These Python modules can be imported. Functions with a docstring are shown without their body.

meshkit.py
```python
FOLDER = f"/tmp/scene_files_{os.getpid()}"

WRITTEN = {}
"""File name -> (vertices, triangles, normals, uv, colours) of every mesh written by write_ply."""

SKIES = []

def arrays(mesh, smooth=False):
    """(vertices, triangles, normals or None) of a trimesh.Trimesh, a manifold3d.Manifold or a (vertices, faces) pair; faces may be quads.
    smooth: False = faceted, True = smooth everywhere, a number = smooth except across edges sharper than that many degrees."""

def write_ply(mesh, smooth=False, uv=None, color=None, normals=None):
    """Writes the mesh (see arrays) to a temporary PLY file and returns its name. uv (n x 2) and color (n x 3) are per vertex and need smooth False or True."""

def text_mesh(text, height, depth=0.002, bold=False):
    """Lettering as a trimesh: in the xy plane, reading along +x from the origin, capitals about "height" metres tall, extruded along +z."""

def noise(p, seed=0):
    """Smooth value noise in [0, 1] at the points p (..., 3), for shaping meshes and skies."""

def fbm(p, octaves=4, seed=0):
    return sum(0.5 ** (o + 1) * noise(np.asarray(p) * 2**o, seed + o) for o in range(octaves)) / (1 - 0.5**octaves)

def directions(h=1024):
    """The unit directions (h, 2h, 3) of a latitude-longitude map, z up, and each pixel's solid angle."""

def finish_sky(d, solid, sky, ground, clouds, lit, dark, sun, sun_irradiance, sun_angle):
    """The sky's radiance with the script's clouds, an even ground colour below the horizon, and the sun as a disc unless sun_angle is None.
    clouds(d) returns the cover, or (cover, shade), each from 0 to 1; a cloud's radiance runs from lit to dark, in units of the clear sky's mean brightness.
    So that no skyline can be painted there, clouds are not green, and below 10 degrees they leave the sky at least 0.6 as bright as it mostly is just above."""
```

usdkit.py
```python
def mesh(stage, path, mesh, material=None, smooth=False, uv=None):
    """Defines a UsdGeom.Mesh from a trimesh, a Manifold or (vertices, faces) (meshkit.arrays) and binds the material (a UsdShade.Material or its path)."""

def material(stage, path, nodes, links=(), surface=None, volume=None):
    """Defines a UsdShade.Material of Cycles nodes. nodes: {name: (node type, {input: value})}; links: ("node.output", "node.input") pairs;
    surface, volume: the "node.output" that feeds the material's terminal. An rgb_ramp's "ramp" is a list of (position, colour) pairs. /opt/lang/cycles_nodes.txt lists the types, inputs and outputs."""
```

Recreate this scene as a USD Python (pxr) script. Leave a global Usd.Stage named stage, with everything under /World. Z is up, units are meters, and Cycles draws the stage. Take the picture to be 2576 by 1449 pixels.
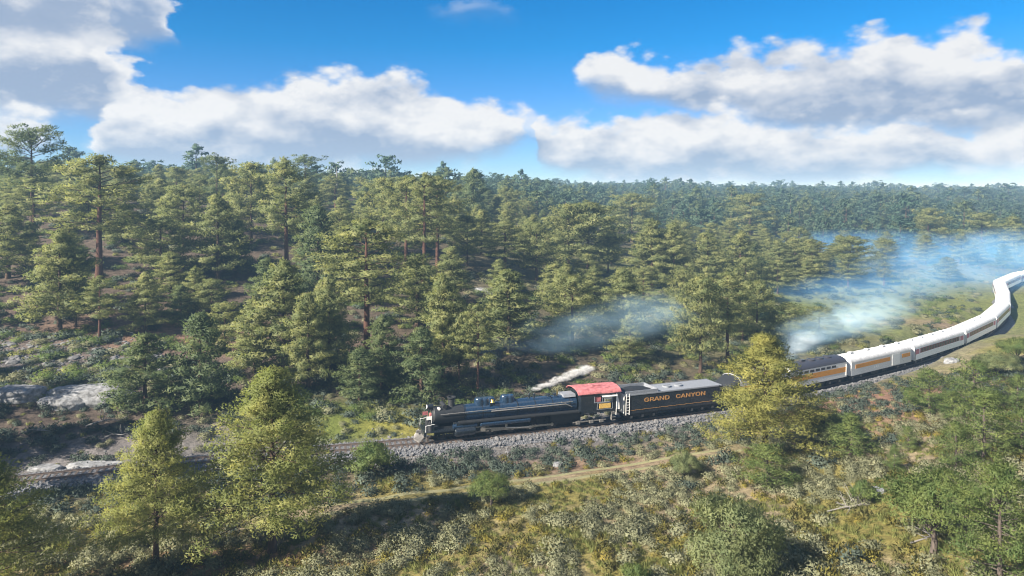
import math, random
import numpy as np, trimesh, usdkit, meshkit
from shapely.geometry import Polygon, box as sbox
from scipy.interpolate import RBFInterpolator, RegularGridInterpolator, CubicSpline
from pxr import Usd, UsdGeom, UsdLux, UsdShade, Gf, Sdf, Vt

stage = Usd.Stage.CreateInMemory()
UsdGeom.SetStageUpAxis(stage, 'Z'); UsdGeom.SetStageMetersPerUnit(stage, 1.0)
UsdGeom.Xform.Define(stage, '/World'); UsdGeom.Scope.Define(stage, '/World/Looks')
PI = math.pi

# ------------------------------------------------------------------ camera, sky, sun
FPX, CX, HY, ZC = 1717.0, 1288.0, 480.0, 28.8        # focal length, centre column and horizon row in pixels of a 2576 x 1449 picture; eye height
cam = UsdGeom.Camera.Define(stage, '/World/camera')
AP = 36.0
cam.CreateHorizontalApertureAttr(AP); cam.CreateFocalLengthAttr(AP * FPX / 2576)
cam.CreateVerticalApertureOffsetAttr(-AP * (724.5 - HY) / 2576)
cam.CreateClippingRangeAttr(Gf.Vec2f(0.5, 20000)); cam.CreateExposureAttr(1.58)
cam.AddTranslateOp().Set(Gf.Vec3d(0, 0, ZC)); cam.AddRotateXOp().Set(90.0)

SUN_AZ, SUN_EL = math.radians(-126), math.radians(34)   # azimuth from +y towards +x
SUN_DIR = np.array([math.sin(SUN_AZ) * math.cos(SUN_EL), math.cos(SUN_AZ) * math.cos(SUN_EL), math.sin(SUN_EL)])
sun = UsdLux.DistantLight.Define(stage, '/World/sun')
sun.CreateIntensityAttr(1.25); sun.CreateAngleAttr(0.5); sun.CreateColorAttr(Gf.Vec3f(1.0, 0.92, 0.79)); sun.CreateNormalizeAttr(True)
_z = SUN_DIR; _x = np.cross([0, 0, 1], _z); _x /= np.linalg.norm(_x); _y = np.cross(_z, _x)
sun.AddTransformOp().Set(Gf.Matrix4d(*[float(v) for v in (*_x, 0, *_y, 0, *_z, 0, 0, 0, 0, 1)]))


class Nodes:
    """Builds a node graph by expressions; every method returns a 'node.output' name."""
    def __init__(s): s.n, s.l, s.k = {}, [], 0
    def add(s, kind, out, consts=None, **links):
        s.k += 1; name = f'n{s.k}'; c = dict(consts or {})
        for k, v in list(links.items()):
            if isinstance(v, str): s.l.append((v, f'{name}.{k}'))
            else: c[k] = v
        s.n[name] = (kind, c); return f'{name}.{out}'
    def m(s, op, a, b=0.0, c=0.0, clamp=False):
        return s.add('math', 'value', {'math_type': op, 'use_clamp': clamp}, value1=a, value2=b, value3=c)
    def smooth(s, v, lo, hi, a=0.0, b=1.0):
        return s.add('map_range', 'result', {'range_type': 'smoothstep', 'clamp': True}, value=v, from_min=lo, from_max=hi, to_min=a, to_max=b)
    def lin(s, v, lo, hi, a=0.0, b=1.0):
        return s.add('map_range', 'result', {'range_type': 'linear', 'clamp': True}, value=v, from_min=lo, from_max=hi, to_min=a, to_max=b)
    def noise(s, vec, scale, detail=4, rough=0.55, out='fac', **kw):
        return s.add('noise_texture', out, {'scale': scale, 'detail': detail, 'roughness': rough, **kw}, vector=vec)
    def mix(s, f, a, b, kind='mix'):
        return s.add('mix', 'color', {'mix_type': kind}, fac=f, color1=a, color2=b)
    def xyz(s, x, y, z): return s.add('combine_xyz', 'vector', x=x, y=y, z=z)


def sky_material():
    g = Nodes()
    d = g.add('texture_coordinate', 'generated')
    sep = g.add('separate_xyz', 'x', vector=d); nm = sep.split('.')[0]
    x, y, z = f'{nm}.x', f'{nm}.y', f'{nm}.z'
    az = g.m('arctan2', x, y)
    t = g.m('divide', z, g.m('maximum', g.m('sqrt', g.m('add', g.m('multiply', x, x), g.m('multiply', y, y))), 0.02))
    sky = g.add('sky_texture', 'color', {'sky_type': 'single_scattering', 'sun_disc': False, 'sun_elevation': SUN_EL, 'sun_rotation': SUN_AZ, 'altitude': 2000.0, 'air_density': 1.0, 'aerosol_density': 0.25, 'ozone_density': 3.0})
    tint = g.add('rgb_ramp', 'color', {'ramp': [(0, (.36, .55, .76)), (.10, (.38, .60, .86)), (.24, (.30, .64, .98)), (.42, (.06, .66, 1.0)), (.56, (.02, .65, 1.02)), (1, (.02, .62, 1.0))], 'interpolate': True}, fac=g.lin(t, 0, .5))
    sky = g.mix(1.0, sky, tint, 'multiply')
    ct = lambda px: math.cos(math.atan((px - CX) / FPX))
    def A(px): return math.atan((px - CX) / FPX)
    def T(px, py): return (HY - py) / FPX * ct(px)
    LO, HI, AM = -0.05, 0.55, math.radians(75)
    def profile(tops, bottoms, left, right):
        """top and bottom of one cloud bank against azimuth, as the red and green of a ramp."""
        a = np.linspace(-AM, AM, 256)
        ta = np.interp(a, [-AM] + [A(p[0]) for p in tops] + [AM], [left[0]] + [T(*p) for p in tops] + [right[0]])
        ba = np.interp(a, [-AM] + [A(p[0]) for p in bottoms] + [AM], [left[1]] + [T(*p) for p in bottoms] + [right[1]])
        return [((i) / 255, ((ta[i] - LO) / (HI - LO), (ba[i] - LO) / (HI - LO), 0)) for i in range(256)]
    # billowing displacement of the outlines
    v = g.xyz(g.m('multiply', az, 1.0), g.m('multiply', t, 1.7), 0.37)
    w1 = g.noise(v, 9.0, 6, 0.55); w2 = g.noise(g.add('vector_math', 'vector', {'math_type': 'add', 'vector2': (7.3, 2.1, 4.4)}, vector1=v), 9.0, 6, 0.55)
    puff = g.add('voronoi_texture', 'distance', {'feature': 'smooth_f1', 'scale': 17.0, 'detail': 3.0, 'roughness': 0.5, 'smoothness': 0.6}, vector=v)
    azd = g.m('add', az, g.m('multiply', g.m('subtract', w1, 0.5), 0.12))
    td0 = g.m('add', t, g.m('multiply', g.m('subtract', w2, 0.5), 0.06))
    td = g.m('add', td0, g.m('multiply', g.m('subtract', puff, 0.95), 0.045))
    ramp_x = g.lin(azd, -AM, AM)
    banks = []
    B = [
        # upper banks: the great cloud at the left edge, the high one at the right
        (profile([(0, -90), (265, -80), (285, 70), (330, 130), (380, 200), (400, 262), (1440, 190), (1500, 128), (1570, 118), (1620, 150), (1740, 138), (1790, 160), (1830, 110), (1900, 98), (2000, 118), (2080, 112), (2150, 85), (2230, 58), (2320, 74), (2480, 66), (2550, 95), (2576, 110)],
                 [(0, 250), (280, 262), (380, 262), (400, 262), (1440, 190), (1550, 210), (1650, 225), (1750, 255), (1900, 275), (2000, 292), (2250, 302), (2576, 292)], (0.40, 0.14), (0.16, 0.12)), 1.0),
        # the overhanging top left bank
        (profile([(0, -140), (380, -110), (430, -30), (455, 30), (470, 60), (1000, 2), (1150, -12), (1270, -8), (1300, 5)], [(0, 60), (300, 70), (420, 70), (470, 60), (1000, 2), (1150, 12), (1270, 9), (1300, 5)], (0.40, 0.30), (-0.04, -0.04)), 0.9),
        # middle banks
        (profile([(-60, 275), (60, 262), (130, 300), (190, 330), (230, 345), (300, 225), (380, 222), (470, 232), (540, 210), (620, 190), (760, 168), (820, 172), (1000, 182), (1060, 210), (1120, 228), (1250, 248), (1340, 285), (1400, 282), (1600, 288), (1700, 276), (1800, 258), (1900, 285), (2100, 300), (2576, 290)],
                 [(-60, 345), (60, 345), (190, 345), (230, 352), (300, 378), (500, 405), (800, 398), (1050, 396), (1200, 372), (1300, 345), (1345, 305), (1370, 385), (1500, 432), (1700, 450), (1900, 450), (2100, 440), (2300, 402), (2576, 392)], (0.12, 0.04), (0.12, 0.05)), 1.0),
        # low bank along the horizon
        (profile([(700, 450), (800, 416), (900, 420), (1050, 440), (1130, 432), (1170, 416), (1240, 422), (1280, 452), (1400, 452), (1500, 440), (1700, 440), (1900, 452), (2050, 448), (2200, 440), (2400, 434), (2576, 440)],
                 [(700, 450), (800, 470), (1050, 478), (1170, 440), (1240, 436), (1280, 452), (1400, 475), (2576, 480)], (0.03, 0.0), (0.04, 0.0)), 0.6)]
    nv = g.xyz(g.m('add', g.m('multiply', az, 1.0), 0.018), g.m('multiply', g.m('subtract', t, 0.022), 1.7), 0.37)
    # relief of the billows: the field against itself a little towards the sun
    r1 = g.noise(v, 9.5, 6, 0.56); r0 = g.noise(g.add('vector_math', 'vector', {'math_type': 'add', 'vector2': (-0.020, 0.040, 0.0)}, vector1=v), 9.5, 6, 0.56)
    relief = g.m('multiply', g.m('subtract', r1, r0), 2.8)
    big = g.noise(v, 5.0, 3, 0.5)
    cover, colour = None, None
    lit, dark = (5.7, 5.8, 5.95), (2.1, 2.75, 3.9)
    out = sky
    for ramp, dens in B:
        c = g.add('rgb_ramp', 'color', {'ramp': ramp, 'interpolate': True}, fac=ramp_x)
        sc = g.add('separate_color', 'r', {'color_type': 'rgb'}, color=c).split('.')[0]
        top = g.lin(f'{sc}.r', 0, 1, LO, HI); bot = g.lin(f'{sc}.g', 0, 1, LO, HI)
        up = g.m('subtract', top, td); dn = g.m('add', g.m('subtract', td0, bot), 0.028)
        cov = g.m('multiply', g.smooth(up, -0.004, 0.022), g.smooth(dn, -0.012, 0.030))
        cov = g.m('multiply', cov, g.lin(g.m('add', g.m('multiply', g.m('minimum', up, dn), 16.0), big), 0.2, 0.65, 0.35, dens))
        cov = g.m('multiply', cov, g.smooth(g.m('subtract', top, bot), 0.004, 0.030))
        h = g.m('divide', dn, g.m('maximum', g.m('subtract', top, bot), 0.02))
        s = g.m('add', g.m('add', g.smooth(h, 0.15, 1.1, -0.05, 0.95), relief), g.m('multiply', g.m('subtract', big, 0.5), 1.2), clamp=True)
        col = g.mix(s, dark, lit)
        out = g.mix(g.m('multiply', cov, 1.0, clamp=True), out, col)
    # scattered cumulus over the rest of the sky, away from the view
    vv = g.add('noise_texture', 'fac', {'scale': 2.6, 'detail': 6.0, 'roughness': 0.55}, vector=d)
    away = g.smooth(g.m('absolute', az), 0.75, 1.1)
    away = g.m('maximum', away, g.smooth(t, 0.42, 0.6))
    gen = g.m('multiply', g.m('multiply', g.smooth(vv, 0.49, 0.60), away), g.smooth(t, 0.0, 0.08))
    out = g.mix(gen, out, g.mix(g.smooth(vv, 0.55, 0.8), lit, (3.2, 3.7, 4.6)))
    g.add('background_shader', 'background', {'strength': 0.05}, color=out)
    bg = f'n{g.k}.background'
    return usdkit.material(stage, '/World/Looks/sky', g.n, g.l, surface=bg)


dome = UsdLux.DomeLight.Define(stage, '/World/sky')
UsdShade.MaterialBindingAPI.Apply(dome.GetPrim()).Bind(sky_material())
dome.GetPrim().SetCustomDataByKey('kind', 'structure')

# ------------------------------------------------------------------ helpers
rng = np.random.default_rng(11)
used = {}


def numbered(path):
    n = used.get(path, -1) + 1; used[path] = n
    return path if n == 0 else f'{path}_{n:03d}'


def tag(prim, label=None, cat=None, group=None, kind=None):
    for k, v in (('label', label), ('category', cat), ('group', group), ('kind', kind)):
        if v: prim.SetCustomDataByKey(k, v)
    return prim


def mesh_at(path, v, f, mat, normals=None, primvars=None):
    m = UsdGeom.Mesh.Define(stage, path)
    m.CreatePointsAttr(Vt.Vec3fArray.FromNumpy(np.ascontiguousarray(v, np.float32)))
    f = np.asarray(f, np.int32)
    m.CreateFaceVertexCountsAttr(Vt.IntArray.FromNumpy(np.full(len(f), f.shape[1], np.int32)))
    m.CreateFaceVertexIndicesAttr(Vt.IntArray.FromNumpy(np.ascontiguousarray(f.ravel())))
    m.CreateSubdivisionSchemeAttr('none')
    if normals is not None:
        m.CreateNormalsAttr(Vt.Vec3fArray.FromNumpy(np.ascontiguousarray(normals, np.float32))); m.SetNormalsInterpolation('vertex')
    for name, a in (primvars or {}).items():
        UsdGeom.PrimvarsAPI(m).CreatePrimvar(name, Sdf.ValueTypeNames.Color3fArray, 'vertex').Set(Vt.Vec3fArray.FromNumpy(np.ascontiguousarray(a, np.float32)))
    UsdShade.MaterialBindingAPI.Apply(m.GetPrim()).Bind(mat)
    return m.GetPrim()


def obj(name, shape, mat, parent=None, smooth=35):
    base = str(parent.GetPath()) if parent else '/World'
    path = numbered(f'{base}/{name}')
    if isinstance(shape, list): shape = trimesh.util.concatenate(shape)
    return usdkit.mesh(stage, path, shape, mat, smooth=smooth).GetPrim()


def thing(name, matrix, label, cat, group=None):
    x = UsdGeom.Xform.Define(stage, numbered('/World/' + name))
    x.AddTransformOp().Set(Gf.Matrix4d(*[float(a) for a in np.asarray(matrix).T.ravel()]))
    return tag(x.GetPrim(), label, cat, group)


def trs(p, yaw=0.0, s=(1, 1, 1)):
    c, n = math.cos(yaw), math.sin(yaw)
    m = np.eye(4); m[:3, :3] = np.array([[c, -n, 0], [n, c, 0], [0, 0, 1]]) @ np.diag(s); m[:3, 3] = p
    return m


def copy(root, name, matrix, label=None, cat=None, group=None):
    x = UsdGeom.Xform.Define(stage, numbered('/World/' + name))
    x.GetPrim().GetReferences().AddInternalReference(root.GetPath()); x.GetPrim().SetInstanceable(True)
    op = x.GetTransformOp() if hasattr(x, 'GetTransformOp') and x.GetTransformOp() else None
    ops = x.GetOrderedXformOps()
    (ops[0] if ops else x.AddTransformOp()).Set(Gf.Matrix4d(*[float(a) for a in np.asarray(matrix).T.ravel()]))
    return tag(x.GetPrim(), label, cat, group)


def mat(name, nodes, links, surface): return usdkit.material(stage, '/World/Looks/' + name, nodes, links, surface=surface)


def plain(name, col, rough=0.5, metal=0.0, vary=0.25, scale=6.0, coat=0.0, spec=0.5, bump=0.0):
    g = Nodes(); tc = g.add('texture_coordinate', 'object')
    n = g.noise(tc, scale, 5, 0.6)
    c = g.mix(g.lin(n, 0.3, 0.7), tuple(np.array(col) * (1 - vary)), tuple(np.minimum(np.array(col) * (1 + vary), 0.9)))
    r = g.lin(n, 0.3, 0.7, max(rough - 0.08, 0.05), min(rough + 0.12, 1))
    kw = {}
    if bump: kw['normal'] = g.add('bump', 'normal', {'strength': bump, 'distance': 0.05}, height=g.noise(tc, scale * 3, 5, 0.6))
    b = g.add('principled_bsdf', 'BSDF', {'metallic': metal, 'coat_weight': coat, 'specular_ior_level': spec}, base_color=c, roughness=r, **kw)
    return mat(name, g.n, g.l, b)


# ------------------------------------------------------------------ terrain
TRACK_PX = [(-420, 1262, 28.4), (0, 1208, 28.55), (490, 1156, 28.7), (1037, 1107, 28.8), (1300, 1083, 29.2), (1548, 1056, 29.6), (1800, 1025, 30.1), (2104, 960, 31.0), (2272, 919, 31.6), (2457, 857, 32.2), (2522, 805, 32.4), (2523, 758, 32.3), (2512, 730, 32.1), (2590, 704, 31.9)]
tp = []
for px, py, h in TRACK_PX:
    Y = FPX * h / (py - HY); tp.append(((px - CX) / FPX * Y, Y, ZC - h))
tp.append((tp[-1][0] + 45, tp[-1][1] + 16, tp[-1][2] + .3)); tp.append((tp[-1][0] + 90, tp[-1][1] + 5, tp[-1][2] + .8))
tp.insert(0, (tp[0][0] - 60, tp[0][1] - 22, tp[0][2] + .3))
tp = np.array(tp)
_s = np.r_[0, np.cumsum(np.linalg.norm(np.diff(tp[:, :2], axis=0), axis=1))]
from scipy.interpolate import make_smoothing_spline
_u = np.linspace(0, _s[-1], 160)
_pl = np.stack([np.interp(_u, _s, tp[:, k]) for k in range(3)], 1)
_sp = [make_smoothing_spline(_u, _pl[:, k], lam=30.0 if k < 2 else 4000.0) for k in range(3)]
TS = np.linspace(0, _s[-1], 1600); TP = np.stack([q(TS) for q in _sp], 1)
_l = np.r_[0, np.cumsum(np.linalg.norm(np.diff(TP[:, :2], axis=0), axis=1))]
SMAX = _l[-1]


def track(s):
    """point and unit direction of the track at arc length s"""
    s = np.asarray(s, float)
    p = np.stack([np.interp(s, _l, TP[:, k]) for k in range(3)], -1)
    q = np.stack([np.interp(s + .5, _l, TP[:, k]) for k in range(3)], -1) - np.stack([np.interp(s - .5, _l, TP[:, k]) for k in range(3)], -1)
    return p, q / np.linalg.norm(q, axis=-1, keepdims=True)


def s_at_px(px):
    u = (TP[:, 0] / TP[:, 1]) * FPX + CX; k = int(np.argmax(u > 2470))
    return float(np.interp(px, u[:k], _l[:k]))


COLS = {-500: [(1449, 40), (1262, 60), (1120, 74), (960, 90), (800, 112), (640, 150), (500, 200), (470, 240)],
        0: [(1600, 37), (1449, 45), (1330, 54), (1250, 61.5), (1150, 72), (1060, 79), (1000, 86), (960, 91), (850, 106), (700, 132), (560, 170), (490, 212), (480, 260)],
        640: [(1600, 38), (1449, 46), (1385, 51), (1260, 61), (1190, 68), (1100, 78), (1080, 81), (1000, 90), (850, 112), (690, 148), (560, 195), (503, 252), (492, 330), (490, 420)],
        1288: [(1600, 37), (1449, 45), (1300, 56), (1220, 65), (1160, 75), (1040, 91), (960, 103), (880, 118), (700, 168), (600, 232), (520, 360), (494, 600), (488, 900)],
        1930: [(1600, 34), (1449, 42), (1250, 58), (1130, 72), (1070, 85), (920, 122), (800, 162), (700, 225), (600, 340), (540, 480), (503, 800), (492, 1200)],
        2350: [(1449, 38), (1300, 47), (1150, 60), (1040, 75), (960, 95), (930, 108), (800, 165), (720, 225), (640, 310), (560, 460), (507, 820), (493, 1250)],
        2576: [(1600, 29), (1449, 34), (1300, 42), (1150, 54), (1000, 75), (890, 104), (850, 122), (760, 190), (700, 245), (650, 300), (580, 430), (520, 720), (496, 1250)],
        3000: [(1449, 32), (1200, 46), (1000, 70), (860, 105), (760, 190), (680, 270), (580, 430), (520, 720), (496, 1250)]}
cp = [((px - CX) / FPX * Y, Y, ZC - (py - HY) * Y / FPX) for px, l in COLS.items() for py, Y in l]
cp += [(x, y, z) for x, y, z in ((-900, 900, 24), (0, 1600, 25), (900, 1800, 23), (-300, 700, 26), (-700, 200, 26), (-160, 30, 9), (-90, 20, 6), (0, 5, 9), (0, -40, 14), (-120, -80, 14), (120, -60, 18), (80, 10, 15), (300, 60, 14), (600, 250, 8), (900, 700, 16), (1600, 1300, 22), (-1500, 0, 22), (1500, 0, 18), (0, -900, 20))]
cp = np.array(cp)
warp = lambda x, y: np.stack([np.arcsinh(np.asarray(x) / 40), np.arcsinh(np.asarray(y) / 40)], -1)
rbf = RBFInterpolator(warp(cp[:, 0], cp[:, 1]), cp[:, 2], kernel='thin_plate_spline', smoothing=2e-4)
geo = lambda a, b, n: np.geomspace(a, b, n)
gx = np.unique(np.r_[-geo(75, 6500, 32)[::-1], np.arange(-75, 125.1, 0.8), geo(125.8, 6500, 34)])
gy = np.unique(np.r_[-geo(30, 2500, 14)[::-1], np.arange(-30, 26, 4), np.arange(26, 130, 0.8), np.arange(130, 320, 2), geo(320, 6500, 48)])
GX, GY = np.meshgrid(gx, gy, indexing='ij')
GZ = rbf(warp(np.clip(GX, -1500, 1600), np.clip(GY, -900, 1800)).reshape(-1, 2)).reshape(GX.shape)
P3 = np.stack([GX, GY, 0 * GX], -1)
dist0 = np.hypot(GX, GY)
GZ += (meshkit.fbm(P3 / 6.0, 3, 3) - .5) * .7 * np.clip(1.4 - dist0 / 250, 0, 1) + (meshkit.fbm(P3 / 45.0, 3, 9) - .5) * np.clip((dist0 - 90) / 60, 0, 3)
from scipy.spatial import cKDTree
_tree = cKDTree(TP[:, :2])
DT, it = _tree.query(np.stack([GX, GY], -1).reshape(-1, 2)); DT = DT.reshape(GX.shape); TZ = TP[it, 2].reshape(GX.shape)
sm = lambda a, b, x: (lambda t: t * t * (3 - 2 * t))(np.clip((x - a) / (b - a), 0, 1))
GZ = GZ * sm(2.8, 9.0, DT) + (TZ - 0.75) * (1 - sm(2.8, 9.0, DT))
ground = RegularGridInterpolator((gx, gy), GZ, bounds_error=False, fill_value=20.0)
gz = lambda x, y: float(ground([[x, y]])[0])


def at(px, py):
    """where the sight line through a point of the picture first meets the ground"""
    Y = np.geomspace(26, 2500, 3000)
    g = ground(np.stack([(px - CX) / FPX * Y, Y], -1)) - (ZC - (py - HY) / FPX * Y)
    i = np.argmax(g > 0)
    if g[i] <= 0: i = len(Y) - 1
    y = Y[i] if i == 0 else Y[i - 1] + (Y[i] - Y[i - 1]) * (-g[i - 1]) / (g[i] - g[i - 1] + 1e-9)
    x = (px - CX) / FPX * y
    return np.array([x, y, gz(x, y)])


def to_px(p):
    p = np.asarray(p, float)
    return np.stack([CX + FPX * p[..., 0] / p[..., 1], HY + FPX * (ZC - p[..., 2]) / p[..., 1]], -1)


# soil colours by place, with shade put into the grey left slope
def spot(px, py, rx, ry):
    c = at(px, py); return np.exp(-(((GX - c[0]) / rx) ** 2 + ((GY - c[1]) / ry) ** 2))
nz = meshkit.fbm(P3 / 9.0, 4, 21); nz2 = meshkit.fbm(P3 / 3.0, 3, 33)
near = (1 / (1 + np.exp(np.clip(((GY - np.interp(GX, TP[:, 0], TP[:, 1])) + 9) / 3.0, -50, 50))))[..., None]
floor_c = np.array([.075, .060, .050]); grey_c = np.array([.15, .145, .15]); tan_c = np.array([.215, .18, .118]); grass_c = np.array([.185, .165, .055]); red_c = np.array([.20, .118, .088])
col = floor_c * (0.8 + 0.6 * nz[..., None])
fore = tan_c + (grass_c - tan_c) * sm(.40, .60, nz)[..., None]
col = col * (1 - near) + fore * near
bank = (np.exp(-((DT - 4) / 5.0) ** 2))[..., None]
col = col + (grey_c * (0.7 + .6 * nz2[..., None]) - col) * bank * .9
for px, py, rx, ry, c, k in ((2150, 1012, 12, 8, red_c, .95), (2290, 1060, 8, 6, red_c, .5), (1420, 1175, 10, 3, red_c * .9, .5), (130, 890, 26, 9, grey_c * .62, .9), (420, 840, 22, 10, np.array([.15, .10, .075]), .8), (900, 1330, 12, 5, tan_c * 1.15, .7), (560, 1420, 10, 3, np.array([.24, .15, .10]), .9), (2100, 760, 70, 60, np.array([.115, .145, .045]), .95), (2330, 740, 60, 60, np.array([.12, .14, .05]), .9), (2400, 830, 14, 10, np.array([.22, .17, .12]), .7), (900, 1060, 12, 6, np.array([.10, .13, .035]), .8), (1030, 1075, 6, 3, np.array([.22, .20, .05]), .6)):  # grey talus patch on the left slope is darkened to carry its shade
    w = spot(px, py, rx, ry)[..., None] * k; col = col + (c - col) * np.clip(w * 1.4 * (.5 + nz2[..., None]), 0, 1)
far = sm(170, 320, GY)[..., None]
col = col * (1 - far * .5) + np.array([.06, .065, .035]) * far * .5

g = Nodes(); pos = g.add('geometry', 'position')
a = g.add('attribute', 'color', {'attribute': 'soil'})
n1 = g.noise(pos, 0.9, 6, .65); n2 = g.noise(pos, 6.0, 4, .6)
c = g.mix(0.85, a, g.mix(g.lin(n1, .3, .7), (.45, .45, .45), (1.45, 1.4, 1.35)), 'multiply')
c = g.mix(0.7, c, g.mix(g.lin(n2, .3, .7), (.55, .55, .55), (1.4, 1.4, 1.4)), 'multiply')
nb = g.add('bump', 'normal', {'strength': .8, 'distance': .25}, height=g.noise(pos, 3.0, 8, .7))
b = g.add('principled_bsdf', 'BSDF', {'roughness': .95, 'specular_ior_level': .1}, base_color=c, normal=nb)
M_GROUND = mat('ground', g.n, g.l, b)
nx, ny = len(gx), len(gy)
ii, jj = np.meshgrid(np.arange(nx - 1), np.arange(ny - 1), indexing='ij'); q0 = (ii * ny + jj).ravel()
F4 = np.stack([q0, q0 + ny, q0 + ny + 1, q0 + 1], 1)
dzx, dzy = np.gradient(GZ, gx, gy); NRM = np.stack([-dzx, -dzy, np.ones_like(dzx)], -1); NRM /= np.linalg.norm(NRM, axis=-1, keepdims=True)
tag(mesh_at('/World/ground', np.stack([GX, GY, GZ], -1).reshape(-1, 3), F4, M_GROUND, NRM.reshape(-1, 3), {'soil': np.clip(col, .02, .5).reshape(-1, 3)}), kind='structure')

# ------------------------------------------------------------------ materials
M = dict(black=plain('black_paint', (.012, .016, .022), .24, coat=.5), soot=plain('sooty_black', (.016, .018, .021), .55), jacket=plain('boiler_jacket_sky_blue', (.010, .026, .055), .22, coat=.8),  # jacket: black paint with the sky's blue reflection put into its colour
         steel=plain('bright_steel', (.42, .40, .37), .4, .8), greysteel=plain('grey_steel', (.22, .21, .2), .5, .5), red=plain('red_roof_paint', (.36, .12, .125), .6, vary=.45, scale=2.5), gold=plain('gold_lettering', (.38, .195, .06), .55), yellow=plain('yellow_panel', (.55, .36, .10), .5),
         white=plain('white_paint', (.78, .78, .76), .45, vary=.06), silver=plain('silver_car_side', (.66, .67, .68), .32, .15, vary=.06), roofw=plain('pale_roof', (.50, .51, .525), .5, vary=.18, scale=1.5), orange=plain('orange_stripe', (.62, .27, .035), .45, vary=.1), darkroof=plain('dark_roof', (.03, .03, .04), .5), glass=plain('dark_window', (.03, .022, .022), .1), maroon=plain('maroon_band', (.16, .035, .03), .4), under=plain('underframe', (.025, .024, .023), .7), brass=plain('brass', (.6, .42, .12), .3, .9), lens=plain('lamp_lens', (.85, .85, .8), .12), coal=plain('coal', (.012, .012, .013), .6, bump=1.0, scale=3), deck=plain('tender_deck', (.19, .205, .235), .6, vary=.2),
         rail=plain('rail_steel', (.16, .13, .115), .45, .5), sleeper=plain('sleeper_wood', (.085, .065, .055), .9, vary=.4), rock=plain('pale_rock', (.17, .175, .185), .9, vary=.6, scale=2.2, bump=1.0), rubble=plain('rubble', (.115, .115, .12), .9, vary=.4), wood=plain('dead_wood', (.17, .16, .15), .9, vary=.3))
g = Nodes(); pos = g.add('geometry', 'position')
vo = g.add('voronoi_texture', 'color', {'scale': 7.0}, vector=pos)
bw = g.add('rgb_to_bw', 'val', color=vo)
c = g.mix(g.lin(bw, .2, .8), (.055, .06, .07), (.165, .17, .185))
b = g.add('principled_bsdf', 'BSDF', {'roughness': .9}, base_color=c, normal=g.add('bump', 'normal', {'strength': .9, 'distance': .12}, height=g.add('voronoi_texture', 'distance', {'scale': 7.0}, vector=pos)))
M['ballast'] = mat('ballast', g.n, g.l, b)


def bark(name, c0, c1):
    g = Nodes(); tc = g.add('texture_coordinate', 'object')
    v = g.add('mapping', 'vector', {'scale': (6., 6., 1.6)}, vector=tc)
    n = g.noise(v, 1.6, 6, .65)
    b = g.add('principled_bsdf', 'BSDF', {'roughness': .95, 'specular_ior_level': .15}, base_color=g.mix(g.lin(n, .3, .7), c0, c1), normal=g.add('bump', 'normal', {'strength': .9, 'distance': .06}, height=n))
    return mat(name, g.n, g.l, b)


M['bark'] = bark('pine_bark', (.035, .026, .022), (.11, .075, .055)); M['redbark'] = bark('red_pine_bark', (.05, .029, .024), (.105, .056, .042)); M['greybark'] = bark('juniper_bark', (.05, .042, .038), (.14, .115, .1))


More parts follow.
